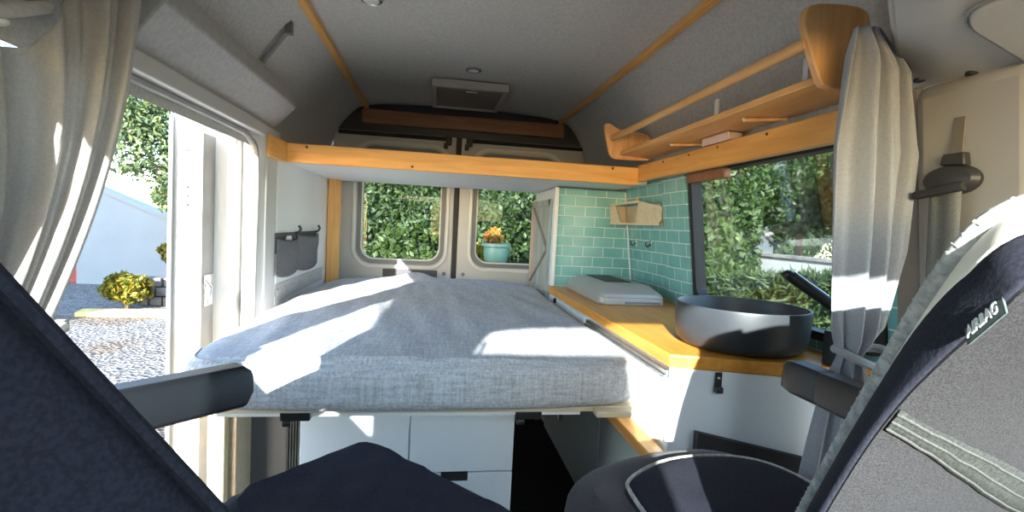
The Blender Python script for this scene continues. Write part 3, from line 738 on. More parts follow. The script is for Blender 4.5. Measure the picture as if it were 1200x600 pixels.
bm = bmesh.new(); tube(bm, [(-.775, 1.88, 1.722), (-.690, 1.865, 1.832)], .009, 8); obj('rod', bm, 'gap', s)
bm = bmesh.new(); box(bm, -.70, -.675, 1.855, 1.88, 1.82, 1.865); obj('end_clip', bm, 'bodygrey', s, bevel=.003)
def plug(x, y, z, label):
    t = thing('headliner_plug', label, 'plug', (x, y, z), 'round plugs in the cab headliner')
    bm = bmesh.new(); lathe(bm, (x, y, z), [(.011, .006), (.011, -.001), (.009, -.002)], 18); obj('cap', bm, 'darkplastic', t)
    bm = bmesh.new(); lathe(bm, (x, y, z-.002), [(.006, .001), (.005, -.0008)], 14); obj('centre', bm, 'rubber', t)
    return t
pg = plug(.800, .905, cabprof(.80)-.0045, 'small round plug in the headliner nearer the right curtain')
dup(pg, (.022, -.085, -.010), 'small round plug in the headliner above the seat belt')
# sun visor folded up on each side of the cab headliner
v = thing('sun_visor', 'pale headliner flap with a dark rim at the top right', 'visor', (.72, .60, 1.58))
def vis(bm, x0, x1, y0, y1, dz, r=.05):
    ps = rrect(x0, x1, y0, y1, r, 6)
    lo = [(x, y, cabprof(x)-.010-dz) for x, y in ps]; hi = [(x, y, cabprof(x)-.004) for x, y in ps]
    loft(bm, [hi, lo])
bm = bmesh.new(); vis(bm, .66, .85, .30, .725, .010); obj('flap', bm, 'visor', v, bevel=.004)
bm = bmesh.new(); ps = rrect(.657, .853, .297, .728, .05, 6); tube(bm, [(x, y, cabprof(x)-.012) for x, y in ps]+[(ps[0][0], ps[0][1], cabprof(ps[0][0])-.012)], .004, 6); obj('rim', bm, 'gap', v)
v = thing('grab_handle', 'pale grey grab handle high at the left of the cab', 'handle', (-.78, .9, 1.5))
bm = bmesh.new(); tube(bm, catmull([(-.842, .875, 1.482), (-.824, .890, 1.487), (-.822, .94, 1.511), (-.822, .975, 1.529), (-.842, .985, 1.534)]), .011, 10); obj('bar', bm, 'header', v)
bm = bmesh.new(); lathe(bm, (-.825, .893, 1.472), [(.006, -.008), (.008, 0), (.003, .008)], 12, (1, 0, 0)); obj('knob', bm, 'lamp_glass', v)

# ================================================================== SEAT BELT
sb = thing('seat_belt', 'grey seat belt with black guide on the beige pillar', 'seat belt', (.85, .86, 1.30))
X = lambda z: wx(z)-.020
bm = bmesh.new(); box(bm, X(1.42)-.002, X(1.42)+.004, .817, .838, 1.37, 1.455); plate = obj('slot', bm, 'trim_brown', sb)
bm = bmesh.new(); prism(bm, [(X(1.38)-.012, .807, 1.358), (X(1.38)-.012, .855, 1.362), (X(1.38)-.012, .850, 1.383), (X(1.38)-.012, .810, 1.383)], (.018, 0, 0)); obj('height_button', bm, 'darkplastic', sb, bevel=.003)
bm = bmesh.new(); lathe(bm, (X(1.335)-.0, .838, 1.333), [(.052, -.006), (.054, .006), (.046, .018), (.02, .024)], 30, (-1, 0, 0))
for q in bm.verts: q.co.z = 1.333 + (q.co.z-1.333)*.55
obj('guide_cover', bm, 'darkplastic', sb)
bm = bmesh.new(); tube(bm, catmull([(X(1.33)-.022, .80, 1.318), (X(1.33)-.026, .84, 1.312), (X(1.33)-.022, .892, 1.305)]), .009, 8); obj('guide_lip', bm, 'darkplastic', sb)
bm = bmesh.new()
def beltf(u, t):
    z = 1.315 - .60*t; y = (.868 - .062*u) + .03*t
    return (X(z)-.020-.012*t + .004*math.sin(u*PI*2), y, z)
sheet(bm, beltf, 6, 16); obj('webbing', bm, 'webbing', sb, solid=.0018)

# ================================================================== CURTAINS
def fold(u, n, sh): return sh*(math.sin(2*PI*n*u) + .45*math.sin(2*PI*n*2.3*u+1.3) + .3*math.sin(2*PI*n*.6*u+.4))
lc = thing('curtain', 'bunched grey curtain hanging by the open sliding door', 'curtain', (-.78, 1.0, .6))
bm = bmesh.new()
LTOP = [Vector(p) for p in ((-.735, 1.09), (-.755, 1.06), (-.79, 1.01), (-.83, .95), (-.855, .88), (-.862, .80), (-.864, .73))]
LTIE = [Vector(p) for p in ((-.742, .852), (-.76, .842), (-.785, .835), (-.81, .825), (-.83, .815), (-.845, .80), (-.852, .785))]
def along(P, u):
    k = min(len(P)-1.0001, u*(len(P)-1)); i = int(k); return P[i].lerp(P[i+1], k-i)
def lcur(u, t):
    # u from the edge by the open door round towards the cab door, t from top to bottom
    a, b = along(LTOP, u), along(LTIE, u)
    zt = 1.76 if u < .17 else 1.76 - .31*min(1, (u-.17)/.33)**.9 - .06*max(0, u-.5)
    if t < .75:
        k = t/.75; q = a.lerp(b, .05*k + .95*k**2.2); z = zt + (1.0-zt)*k; w = 1 - .55*k
    else:
        k = (t-.75)/.25; q = b.lerp(Vector((a.x*.6+b.x*.4+.06, a.y*.5+b.y*.5-.02)), k); z = 1.0 - .5*k; w = .45+.4*k
    f = fold(u + .05*math.sin(3*t), 5, .021)*w*min(1, u*6+.25)
    d_ = along(LTOP, min(1, u+.02)) - along(LTOP, max(0, u-.02)); n_ = Vector((-d_.y, d_.x)).normalized()
    return (max(-.868, q.x + n_.x*f), q.y + n_.y*f, z)
sheet(bm, lcur, 150, 60); obj('cloth', bm, 'curtain', lc, solid=.002)
bm = bmesh.new()
tube(bm, catmull([(-.725, .865, 1.01), (-.735, .825, .995), (-.79, .795, .985), (-.845, .765, .99), (-.858, .80, 1.0), (-.80, .86, 1.01), (-.725, .87, 1.01)]), .010, 8); obj('tie_band', bm, 'curtain', lc)

rc = thing('curtain', 'light grey curtain tied back between basin and beige pillar', 'curtain', (.75, .93, .6))
bm = bmesh.new()
def rcur(u, t):
    K = [(0, .668, .712, 1.640), (.10, .662, .80, 1.56), (.28, .652, .862, 1.40), (.5, .668, .86, 1.19), (.66, .684, .825, 1.02), (.725, .700, .772, .962), (.80, .672, .80, .88), (.90, .652, .80, .77), (1.0, .632, .79, .64)]
    for a, b in zip(K, K[1:]):
        if t <= b[0]+1e-6:
            k = (t-a[0])/(b[0]-a[0]); k = k*k*(3-2*k)*.5 + k*.5
            x0, x1, z = (a[i]+(b[i]-a[i])*k for i in (1, 2, 3)); break
    wdt = (x1-x0)
    f = .020*(math.sin(2*PI*2.6*u + t*1.6) + .4*math.sin(2*PI*6.1*u+2*t) + .35*math.sin(2*PI*3.7*u-3*t))*min(1, wdt/.12+.1)
    yb = .925 - .045*max(0, min(1, (.97-t)/.3)); k = yb/.925
    return ((x0+.16)*k - .16 + wdt*k*u, yb + f + .035*u*min(1, t*4), 1.2 + (z-1.2)*k)
sheet(bm, rcur, 90, 90); obj('cloth', bm, 'curtainr', rc, solid=.002)
bm = bmesh.new(); tube(bm, catmull([(.665, .905, .982), (.672, .852, .972), (.705, .840, .962), (.748, .850, .975), (.765, .905, .985), (.72, .935, .977), (.665, .910, .982)]), .009, 8)
tube(bm, catmull([(.748, .850, .973), (.768, .845, .957), (.78, .848, .932)]), .007, 8); obj('tie_band', bm, 'curtainr', rc)

# ================================================================== SWIVELLED SEATS
# --- left seat, turned towards the kitchen, seen from behind its backrest
f = Vector((.707, .707, 0)); l = Vector((-.707, .707, 0)); UP = Vector((0, 0, 1))
ls = thing('swivel_seat', 'dark navy swivel seat in the left foreground, backrest towards the viewer', 'seat', (-.25, .75, FZ))
B0 = Vector((-.188, .478, .74))
def LP(a, b, z): return Vector((B0.x, B0.y, 0)) + f*a + l*b + UP*z
bm = bmesh.new()
loops = []
for z, inw in ((.70, .0), (.80, .0), (.95, 0), (1.10, 0), (1.22, .004), (1.30, .02), (1.345, .05), (1.36, .09)):
    lean = -(z-.74)*.635
    th = .125 if z < 1.25 else .125-.5*inw
    sec = rrect(-th, 0, inw-.041, .34-inw, .035, 5)
    loops.append([LP(lean+a, b, z) for a, b in sec])
loft(bm, loops); obj('backrest', bm, 'navy', ls)
bm = bmesh.new()
pts = []
for z in (.72, .85, 1.0, 1.15, 1.28): pts.append(LP(-(z-.74)*.635-.004, -.039, z))
tube(bm, catmull(pts), .0045, 6); obj('piping', bm, 'navy', ls)
bm = bmesh.new()
ol = smooth_loop([LP(a, b, 0) for a, b in ((-.02, .02), (.22, .0), (.36, .03), (.37, .14), (.38, .28), (.375, .42), (.362, .49), (.30, .528), (.20, .515), (-.02, .50))], 2)
ctop = lambda x, y: .012*noise.noise((x*7, y*7, 3)) + .006*noise.noise((x*22, y*14, 8))
bm = bmesh.new(); pad(bm, [(p.x, p.y) for p in resample(ol, .02)], .60, .735, .055, rings=14, top=lambda x, y: ctop(x, y)+.012); cu = obj('cushion', bm, 'navy', ls)
bm = bmesh.new()
pts = [LP(a, b, .7485) for a, b in ((.27, .30), (.22, .29), (.16, .27), (.08, .25), (.0, .25))]
tube(bm, catmull(pts), .0035, 6); obj('seam', bm, 'navy', cu)
bm = bmesh.new(); sec = []
for a in (-.12, .118):
    sec.append([LP(a, .505+q, z) for q, z in ((0, .868), (.004, .925), (.012, .934), (.048, .934), (.056, .925), (.056, .872), (.045, .862), (.010, .862))])
sec.insert(1, [LP(.106, .505+q, z) for q, z in ((0, .868), (.004, .925), (.012, .934), (.048, .934), (.056, .925), (.056, .872), (.045, .862), (.010, .862))])
sec[2] = [LP(.120, .505+q, z) for q, z in ((.006, .888), (.008, .915), (.014, .922), (.046, .922), (.050, .915), (.050, .890), (.043, .882), (.012, .882))]
loft(bm, sec); obj('armrest', bm, 'armrest', ls, bevel=.003)
bm = bmesh.new()
ol2 = [LP(a, b, 0) for a, b in ((.02, .06), (.34, .06), (.36, .42), (.02, .42))]
prism(bm, [(p.x, p.y, .50) for p in ol2], (0, 0, .105)); obj('seat_frame', bm, 'darkplastic', ls, bevel=.02)
bm = bmesh.new(); c = LP(.18, .24, 0); lathe(bm, (c.x, c.y, FZ), [(.16, 0), (.15, .03), (.09, .06), (.09, .34), (.17, .352)], 28); obj('pedestal', bm, 'blackmetal', ls)

# --- right seat, turned square to the bed, seen from its inner rear corner
rs = thing('swivel_seat', 'grey swivel seat in the right foreground with a pale corded edge', 'seat', (.42, .75, FZ))
FE = [(.268, .545, .74), (.262, .485, .88), (.26, .43, 1.005), (.26, .392, 1.09), (.26, .362, 1.155), (.262, .335, 1.205), (.275, .315, 1.232), (.33, .30, 1.25)]   # front (far) edge of the inner side
RE = [(.215, .505, .74), (.205, .425, .885), (.20, .366, 1.008), (.20, .332, 1.073), (.20, .300, 1.12), (.20, .270, 1.158), (.205, .250, 1.185), (.26, .235, 1.21)]    # rear (near) edge
FE = catmull(FE, 4); RE = catmull(RE, 4)
lat = Vector((.975, .22, 0))
bm = bmesh.new(); loops = []
for F_, R2 in zip(FE, RE):
    mid = (F_+R2)/2 + Vector((-.012, 0, 0))
    loops.append([R2, R2.lerp(mid, .5)+Vector((-.004, 0, 0)), mid, F_.lerp(mid, .5)+Vector((-.004, 0, 0)), F_, F_+lat*.10+Vector((0, .03, 0)), F_+lat*.42+Vector((0, .0, 0)), F_+lat*.46+Vector((0, -.05, 0)), R2+lat*.47, R2+lat*.25+Vector((0, -.022, -.01)), R2+lat*.05+Vector((0, -.008, -.003))])
loft(bm, loops); bk = obj('backrest', bm, 'seatlight', rs)
# side strips lie on the inner flank: cream shell next to the cord, dark cover flap next to it
def flank(k0, k1, a0, a1, off, n=10):
    """band on the inner side between fractions a0..a1 (0 front edge, 1 rear edge)"""
    bm = bmesh.new(); g = []
    for i in range(k0, k1+1):
        t = (i-k0)/(k1-k0); F_, R2 = FE[i], RE[i]; row = []
        A0 = a0(t) if callable(a0) else a0; A1 = a1(t) if callable(a1) else a1
        for j in range(n+1):
            a = A0 + (A1-A0)*j/n; bulge = .012*4*a*(1-a) if True else 0
            p = F_.lerp(R2, a) + Vector((-bulge-off, -off*.3, 0)); row.append(p)
        g.append(row)
    loft(bm, g, cap=False, closed=False); return bm
NK = len(FE)-1
obj('cream_shell', flank(8, NK-2, .0, lambda t: .05+.42*min(1, t*1.5), .003), 'cream', rs, solid=.002, label='cream backrest shell strip')
obj('cover_flap', flank(0, NK-1, lambda t: .02 if t < .33 else .05+.42*min(1, (t-.33)/.45), .97, .0022), 'navy', rs, solid=.002, label='dark blue cover flap')
# cord: core tube with a spiral wrap
bm = bmesh.new(); cp = resample([p + Vector((-.003, .004, 0)) for p in FE], .006, False)
tube(bm, cp, .0092, 10); cd = obj('edge_cord', bm, 'braid', rs)
bm = bmesh.new(); sp = []
for i in range(0, len(cp)-1):
    for j in range(6):
        t = (i + j/6); p = cp[i].lerp(cp[i+1], j/6); d_ = (cp[i+1]-cp[i]).normalized(); u_ = d_.cross(Vector((1, 0, 0))).normalized(); w_ = d_.cross(u_)
        a = 2*PI*t/1.25; sp.append(p + (u_*math.cos(a) + w_*math.sin(a))*.0082)
tube(bm, sp, .0021, 5); obj('cord_twist', bm, 'braid', cd)
# stitched tape over the back
bm = bmesh.new()
i0 = 12
R2 = RE[i0]; a_ = R2+Vector((-.002, -.004, .0))
g = []
for t in range(9):
    q = t/8; w_ = Vector((0, -.010, .021)); ctr = Vector((R2.x+.01, R2.y-.004, R2.z)) + lat*(.42*q) + Vector((0, -.026*math.sin(PI*min(1, q*1.1)), -.10*q))
    g.append([ctr + w_*s_ for s_ in (-.5, 0, .5)])
for r_ in range(9):
    pass
# airbag tag
tg = bmesh.new()
P0, P1 = FE[18].lerp(RE[18], .86), FE[21].lerp(RE[21], .86)
Q0, Q1 = FE[18].lerp(RE[18], 1.06), FE[21].lerp(RE[21], 1.06)
o_ = Vector((-.010, -.006, 0))
prism(tg, [P0+o_, P1+o_, Q1+o_, Q0+o_], (.003, .001, 0)); tgo = obj('airbag_tag', tg, 'taglabel', rs, label='small grey woven tag reading AIRBAG')
cu_ = bpy.data.curves.new('tag_lettering', 'FONT'); cu_.body = 'AIRBAG'; cu_.size = 1; cu_.align_x = 'CENTER'; cu_.align_y = 'CENTER'; cu_.extrude = .02; cu_.offset = .015
tmp = bpy.data.objects.new('tmp', cu_); C.objects.link(tmp); bpy.context.view_layer.update()
me = bpy.data.meshes.new_from_object(tmp.evaluated_get(bpy.context.evaluated_depsgraph_get())); bpy.data.objects.remove(tmp); bpy.data.curves.remove(cu_)
bm = bmesh.new(); bm.from_mesh(me); bpy.data.meshes.remove(me)
ex = ((P1+Q1)-(P0+Q0))/2; ey = ((P0+P1)-(Q0+Q1))/2; ctr = (P0+P1+Q0+Q1)/4 + o_
exn = ex.normalized(); ezn = exn.cross(ey).normalized(); eyn = ezn.cross(exn)
sc = ex.length*.80/max(1e-6, max(q.co.x for q in bm.verts)-min(q.co.x for q in bm.verts)); scy = ey.length*.62/.72
if ezn.dot(Vector((-1, -.6, 0))) < 0: ezn = -ezn
for q in bm.verts: q.co = ctr + exn*(q.co.x*sc) + eyn*(q.co.y*scy) + ezn*(.0015+q.co.z*.02)
obj('tag_lettering', bm, 'tagtext', tgo, smooth=False)
# tape across the rear face, laid on the loft's own near columns
bm = bmesh.new(); rowA = []
def rearpt(i, s_):
    R2 = RE[i]; ps = [R2, R2+lat*.05+Vector((0, -.008, -.003)), R2+lat*.25+Vector((0, -.022, -.01)), R2+lat*.47]; ss = [0, .05, .25, .47]
    for a, b, sa, sb_ in zip(ps, ps[1:], ss, ss[1:]):
        if s_ <= sb_+1e-9: return a.lerp(b, (s_-sa)/(sb_-sa))
    return ps[-1]
def rearf(fi, s_):
    i = int(max(0, min(NK-1, math.floor(fi)))); return rearpt(i, s_).lerp(rearpt(i+1, s_), fi-i)
TAPE = [(11.4, .002), (10.1, .05), (8.6, .115), (7.3, .19), (5.4, .32), (4.0, .42)]
def tape(q):
    k = min(4.9999, q*5); i = int(k); a, b = TAPE[i], TAPE[i+1]; return a[0]+(b[0]-a[0])*(k-i), a[1]+(b[1]-a[1])*(k-i)
for t in range(31):
    fi, sq = tape(t/30)
    rowA.append([rearf(fi+d_, sq)+Vector((-.001, -.0022, -.0008)) for d_ in (-.75, -.25, .25, .75)])
loft(bm, rowA, cap=False, closed=False); tp = obj('stitched_tape', bm, 'stitch', rs, solid=.0015)
bm = bmesh.new()
for d_ in (-.62, -.1, .45):
    tube(bm, [rearf(tape(t/30)[0]+d_, tape(t/30)[1])+Vector((-.0018, -.0036, -.0012)) for t in range(31)], .0012, 5)
obj('stitching', bm, 'stitchline', tp)
# cushion, inset pad with piping, arm, frame, pedestal
ol = smooth_loop([(.09, .72, 0), (.085, .84, 0), (.12, .93, 0), (.21, .99, 0), (.33, 1.032, 0), (.46, 1.034, 0), (.57, .98, 0), (.62, .86, 0), (.63, .50, 0), (.20, .50, 0)], 2)
bm = bmesh.new(); pad(bm, [(p.x, p.y) for p in resample(ol, .02)], .60, .730, .05, rings=14, top=lambda x, y: .008+.007*noise.noise((x*8, y*8, 1))); cu = obj('cushion', bm, 'seat', rs)
ol = [(.19, .56, 0), (.185, .80, 0), (.20, .845, 0), (.30, .915, 0), (.42, .935, 0), (.52, .905, 0), (.56, .80, 0), (.57, .56, 0)]
ol = resample(smooth_loop(ol, 2), .015)
bm = bmesh.new(); pad(bm, [(p.x, p.y) for p in ol], .70, .757, .02, rings=10, top=lambda x, y: .006*noise.noise((x*9, y*9, 5))); ip = obj('cushion_inset', bm, 'navy', cu)
bm = bmesh.new(); cen = Vector((.38, .75, 0)); pp = [Vector((cen.x+(p.x-cen.x)*.985, cen.y+(p.y-cen.y)*.985, .752)) for p in ol]; tube(bm, pp+[pp[0]], .0038, 6); obj('piping', bm, 'braid', ip, label='pale grey piping')
bm = bmesh.new()
S8 = [(0, .873), (.003, .922), (.010, .931), (.046, .931), (.052, .922), (.052, .875), (.042, .866), (.010, .866)]
def arm(y, s, dz=0, dx=0): return [(.556+dx+.026+(q-.026)*s, y-.095, .925+(z-.90)*s+dz) for q, z in S8]
loft(bm, [arm(1.025, .62), arm(1.018, .9), arm(1.0, 1), arm(.93, 1), arm(.926, .93), arm(.92, 1), arm(.56, 1.05)]); ar = obj('armrest', bm, 'armrest', rs, bevel=.002)
bm = bmesh.new(); tube(bm, [(.583, .55, .70), (.583, .55, .92)], .022, 12); obj('armrest_pivot', bm, 'darkplastic', ar)
bm = bmesh.new(); box(bm, .20, .58, .55, .96, .50, .605); obj('seat_frame', bm, 'darkplastic', rs, bevel=.02)
bm = bmesh.new(); lathe(bm, (.40, .75, FZ), [(.16, 0), (.15, .03), (.09, .06), (.09, .34), (.17, .352)], 28); obj('pedestal', bm, 'blackmetal', rs)

# ================================================================== organiser on the left wall
og = thing('pocket_organiser', 'slate grey two-pocket fabric organiser hanging on the white wall', 'organiser', (-.79, 2.5, .95))
def pocket(y0, y1, z0, z1, sag, bul):
    bm = bmesh.new()
    def fn(u, t):
        y = y0 + (y1-y0)*u; e = 4*u*(1-u); zt = z1 - .012*e; zb = z0 - sag*e**.6
        z = zt + (zb-zt)*t
        return (-.797 + .006 + bul*e*(1-.4*t)*(.4+.6*math.sin(PI*min(1, t+.25))), y, z)
    sheet(bm, fn, 20, 14); return bm
boxes('backing', [(-.7995, -.795, 2.14, 2.84, 1.04, 1.125)], 'slate', og, bevel=.002)
obj('pocket', pocket(2.14, 2.46, .955, 1.105, .02, .022), 'slate', og, solid=.004)
obj('pocket', pocket(2.44, 2.84, .955, 1.115, .02, .040), 'slate', og, solid=.004)
bm = bmesh.new(); prism(bm, [(-.785, 2.22, 1.085), (-.785, 2.33, 1.075), (-.782, 2.30, 1.112), (-.782, 2.24, 1.112)], (.003, 0, 0)); tag(obj('paper_slip', bm, 'white'), 'white slip of paper poking from the nearer grey pocket', 'paper')
for y in (2.42, 2.80):
    bm = bmesh.new(); tube(bm, catmull([(-.797, y, 1.12), (-.780, y, 1.125), (-.772, y, 1.14), (-.78, y, 1.155)]), .006, 8); obj('hanger', bm, 'darkplastic', og)

# ================================================================== OUTSIDE
GZ = -.50
bm = bmesh.new(); sheet(bm, lambda u, t: (-30+60*u, -20+60*t, GZ), 4, 4)
struct(obj('ground', bm, 'gravel'), 'pale gravel yard outside the open door', 'ground')
# white outbuilding wall with sloping coping, red door at its left end
hs = thing('outbuilding', 'white rendered outbuilding wall with a sloping top beyond the gravel', 'building', (-7, 12, GZ))
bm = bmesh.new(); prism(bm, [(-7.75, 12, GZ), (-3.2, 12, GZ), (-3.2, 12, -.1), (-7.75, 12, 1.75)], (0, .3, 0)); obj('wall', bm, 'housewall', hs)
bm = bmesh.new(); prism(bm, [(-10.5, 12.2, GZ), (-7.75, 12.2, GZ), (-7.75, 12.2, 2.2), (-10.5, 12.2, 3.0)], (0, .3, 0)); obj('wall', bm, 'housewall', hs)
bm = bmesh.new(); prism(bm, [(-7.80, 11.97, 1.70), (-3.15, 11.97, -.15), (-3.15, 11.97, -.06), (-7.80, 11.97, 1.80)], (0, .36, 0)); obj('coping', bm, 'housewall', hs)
bm = bmesh.new(); box(bm, -8.55, -7.80, 12.12, 12.2, GZ, .1); rd = obj('door', bm, 'redpaint', hs, bevel=.01)
bm = bmesh.new(); box(bm, -8.5, -8.44, 12.08, 12.12, -.3, -.15); obj('handle', bm, 'blackmetal', rd)
# kerb, planter
bm = bmesh.new(); prism(bm, [(-5.6, 8.75, GZ), (-3.9, 8.9, GZ), (-3.85, 8.55, GZ), (-5.5, 8.4, GZ)], (0, 0, .07))
tag(obj('kerb', bm, 'kerb', bevel=.01), 'yellow painted kerb strip at the edge of the gravel', 'kerb')
pt = thing('planter', 'low grey stone planter beyond the yellow kerb', 'planter', (-4.3, 9.6, GZ))
bm = bmesh.new()
for i in range(5):
    for j in range(3):
        x = -5.25 + i*.20 + (.1 if j % 2 else 0); box(bm, x+R_.uniform(0, .02), x+.19, 9.5+R_.uniform(0, .04), 9.75, GZ+j*.17, GZ+j*.17+.155)
obj('stones', bm, 'stone', pt, bevel=.02)
bm = bmesh.new(); box(bm, -5.25, -4.1, 9.76, 10.6, GZ, GZ+.40); obj('soil', bm, 'bark', pt)
bm = bmesh.new(); box(bm, -4.6, -4.15, 9.25, 9.48, GZ, GZ+.38); obj('end_block', bm, 'stone', pt, bevel=.02)

def leaves(name, sampler, n, size, mat, parent, asp=1.7, seed=1, droop=0):
    rnd = random.Random(seed); V = []; F = []
    for i in range(n):
        p = Vector(sampler(rnd)); 
        d = Vector((rnd.gauss(0, 1), rnd.gauss(0, 1), rnd.gauss(0, 1)-droop)).normalized(); u = d.orthogonal().normalized()
        u = (u*math.cos(rnd.random()*6.28) + d.cross(u)*math.sin(rnd.random()*6.28)).normalized(); s = size*rnd.uniform(.6, 1.4)
        w = d.cross(u); k = len(V)
        V += [p - d*s*asp*.5, p + u*s*.5 + w*s*.12, p + d*s*asp*.5, p - u*s*.5 + w*s*.12]
        F += [(k, k+1, k+2, k+3)]
    me = bpy.data.meshes.new(name); me.from_pydata([tuple(v) for v in V], [], F); me.materials.append(M[mat])
    base = Vector((0, 0, 0)); q = parent
    while q is not None: base += q.location; q = q.parent
    me.transform(Matrix.Translation(-base))
    o = bpy.data.objects.new(name, me); C.objects.link(o); o.parent = parent
    return o
def shell(c, r, lump=.25, seed=0, inner=.75):
    c = Vector(c)
    def s(rnd):
        d = Vector((rnd.gauss(0, 1), rnd.gauss(0, 1), rnd.gauss(0, 1))).normalized()
        k = rnd.uniform(inner, 1.0)*(1 + lump*noise.noise(d*2.3 + Vector((seed, 0, 0))))
        return (c.x + d.x*r[0]*k, c.y + d.y*r[1]*k, c.z + d.z*r[2]*k)
    return s
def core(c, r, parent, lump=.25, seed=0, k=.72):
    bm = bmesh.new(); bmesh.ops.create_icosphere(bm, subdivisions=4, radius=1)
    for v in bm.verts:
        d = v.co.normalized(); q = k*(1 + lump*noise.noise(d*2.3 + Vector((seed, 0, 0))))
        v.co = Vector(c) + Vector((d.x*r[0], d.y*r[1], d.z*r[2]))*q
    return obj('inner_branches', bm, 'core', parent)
def bush(name, label, cat, c, r, n, size, mat, seed, group=None, asp=1.7, lump=.3, foot=GZ):
    t = thing(name, label, cat, (c[0], c[1], foot), group)
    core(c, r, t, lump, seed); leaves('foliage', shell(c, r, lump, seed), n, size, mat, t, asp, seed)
    bm = bmesh.new(); tube(bm, [(c[0], c[1], foot), (c[0]+.05, c[1], c[2]-r[2]*.3)], [.07*max(r)**.5+.02, .04*max(r)**.5], 8); obj('trunk', bm, 'bark', t)
    return t
# left garden
t = thing('garden_tree', 'loose leafy garden tree seen through the open sliding door', 'tree', (-3.75, 9.2, GZ))
bm = bmesh.new(); tube(bm, catmull([(-3.75, 9.2, GZ), (-3.7, 9.2, .6), (-3.85, 9.1, 1.5), (-4.1, 9.0, 2.4), (-4.4, 9.0, 3.2)]), [.13]*6+[.11]*6+[.09]*6+[.06]*7, 8); tube(bm, catmull([(-3.8, 9.1, 1.3), (-4.3, 8.9, 1.7), (-4.9, 8.9, 2.0)]), .04, 6); obj('trunk', bm, 'bark', t)
def treesamp(rnd):
    k = rnd.choice([((-4.45, 9, 2.75), (.75, .7, .55)), ((-4.75, 8.9, 2.1), (.65, .6, .5)), ((-4.05, 9.0, 2.0), (.5, .6, .8)), ((-3.9, 9.0, 3.1), (.8, .7, .5)), ((-4.25, 8.8, 1.45), (.38, .4, .38)), ((-5.0, 9, 2.6), (.4, .4, .4))])
    while True:
        d = Vector((rnd.uniform(-1, 1), rnd.uniform(-1, 1), rnd.uniform(-1, 1)))
        if d.length < 1: break
    return (k[0][0]+d.x*k[1][0], k[0][1]+d.y*k[1][1], k[0][2]+d.z*k[1][2])
leaves('foliage', treesamp, 7500, .050, 'leaftree', t, 2.2, 11)
bush('shrub', 'yellow-green shrub in front of the stone planter, nearest the white wall', 'shrub', (-5.15, 9.05, -.13), (.36, .28, .24), 900, .07, 'leafyellow', 21, 'shrubs by the planter')
bush('shrub', 'taller yellow and orange flowering shrub growing out of the stone planter', 'shrub', (-4.75, 10.15, .40), (.44, .28, .20), 1300, .075, 'leafyellow', 22, 'shrubs by the planter', foot=-.098)
# house added out of view on the left to cast shade on the outbuilding wall
nb = thing('added_shade_house', 'unseen rendered house added left of the yard to shade the outbuilding wall', 'building', (-8.3, 4.5, GZ))
bm = bmesh.new(); box(bm, -11.6, -7.0, 3.4, 5.6, GZ, 4.6); obj('wall', bm, 'housewall', nb)
bm = bmesh.new(); prism(bm, [(-11.8, 3.2, 4.6), (-11.8, 4.5, 5.6), (-11.8, 5.8, 4.6)], (5.0, 0, 0)); obj('roof', bm, 'stone', nb)
# rear hedge and pot
hb = thing('hedge', 'tall dark leafy hedge filling the rear door windows', 'hedge', (0, 7.8, GZ))
def hedgey(x, z): return 7.25 + .30*noise.noise((x*.9, z*.9, 2.0)) + .12*noise.noise((x*2.6, z*2.6, 7.0))
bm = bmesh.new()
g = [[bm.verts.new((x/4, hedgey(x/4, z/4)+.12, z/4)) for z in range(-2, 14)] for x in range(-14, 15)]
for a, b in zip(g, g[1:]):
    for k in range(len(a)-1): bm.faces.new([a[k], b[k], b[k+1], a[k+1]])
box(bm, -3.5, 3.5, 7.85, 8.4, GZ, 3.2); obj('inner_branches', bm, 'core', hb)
def hsamp(r):
    x, z = r.uniform(-3.5, 3.5), r.uniform(GZ, 3.4); return (x, hedgey(x, z) + r.uniform(-.10, .16), z)
leaves('foliage', hsamp, 42000, .046, 'leafrear', hb, 1.7, 31)
bush('bush', 'lighter green bush low in the left rear window', 'bush', (-.50, 6.45, .42), (.55, .42, .78), 5200, .055, 'leaffresh', 32, 'bushes before the rear hedge')
bush('bush', 'lighter green bush right of the turquoise pot', 'bush', (1.30, 6.45, .42), (.42, .4, .70), 2000, .07, 'leaffresh', 34, 'bushes before the rear hedge')
pd = thing('pedestal', 'pale stone pedestal carrying the turquoise pot', 'pedestal', (.57, 6.0, GZ))
bm = bmesh.new(); lathe(bm, (.57, 6, GZ), [(.20, 0), (.20, .08), (.14, .12), (.12, 1.1), (.17, 1.16), (.17, 1.22)], 24); obj('column', bm, 'stone', pd)
bm = bmesh.new(); lathe(bm, (.57, 6, GZ+1.22), [(.19, 0), (.19, .03)], 24); obj('slab', bm, 'stone', pd)
pp_ = thing('flower_pot', 'round turquoise pot holding an orange plant, outside the rear window', 'pot', (.57, 6.0, .75))
bm = bmesh.new(); lathe(bm, (.57, 6, .752), [(.10, 0), (.135, .03), (.155, .12), (.150, .19), (.175, .20), (.175, .235), (.155, .24), (.14, .20), (.01, .19)], 32); obj('pot', bm, 'turq', pp_)
leaves('flowers', shell((.53, 6, 1.05), (.11, .10, .12), .3, 3, .2), 260, .06, 'petal', pp_, 1.4, 41)
bm = bmesh.new(); tube(bm, [(.55, 6, .94), (.53, 6, 1.06)], .02, 6); obj('stem', bm, 'bark', pp_)
bush('shrub', 'small yellow shrub left of the turquoise pot', 'shrub', (.33, 6.33, .62), (.15, .15, .36), 700, .06, 'leafyellow', 42)
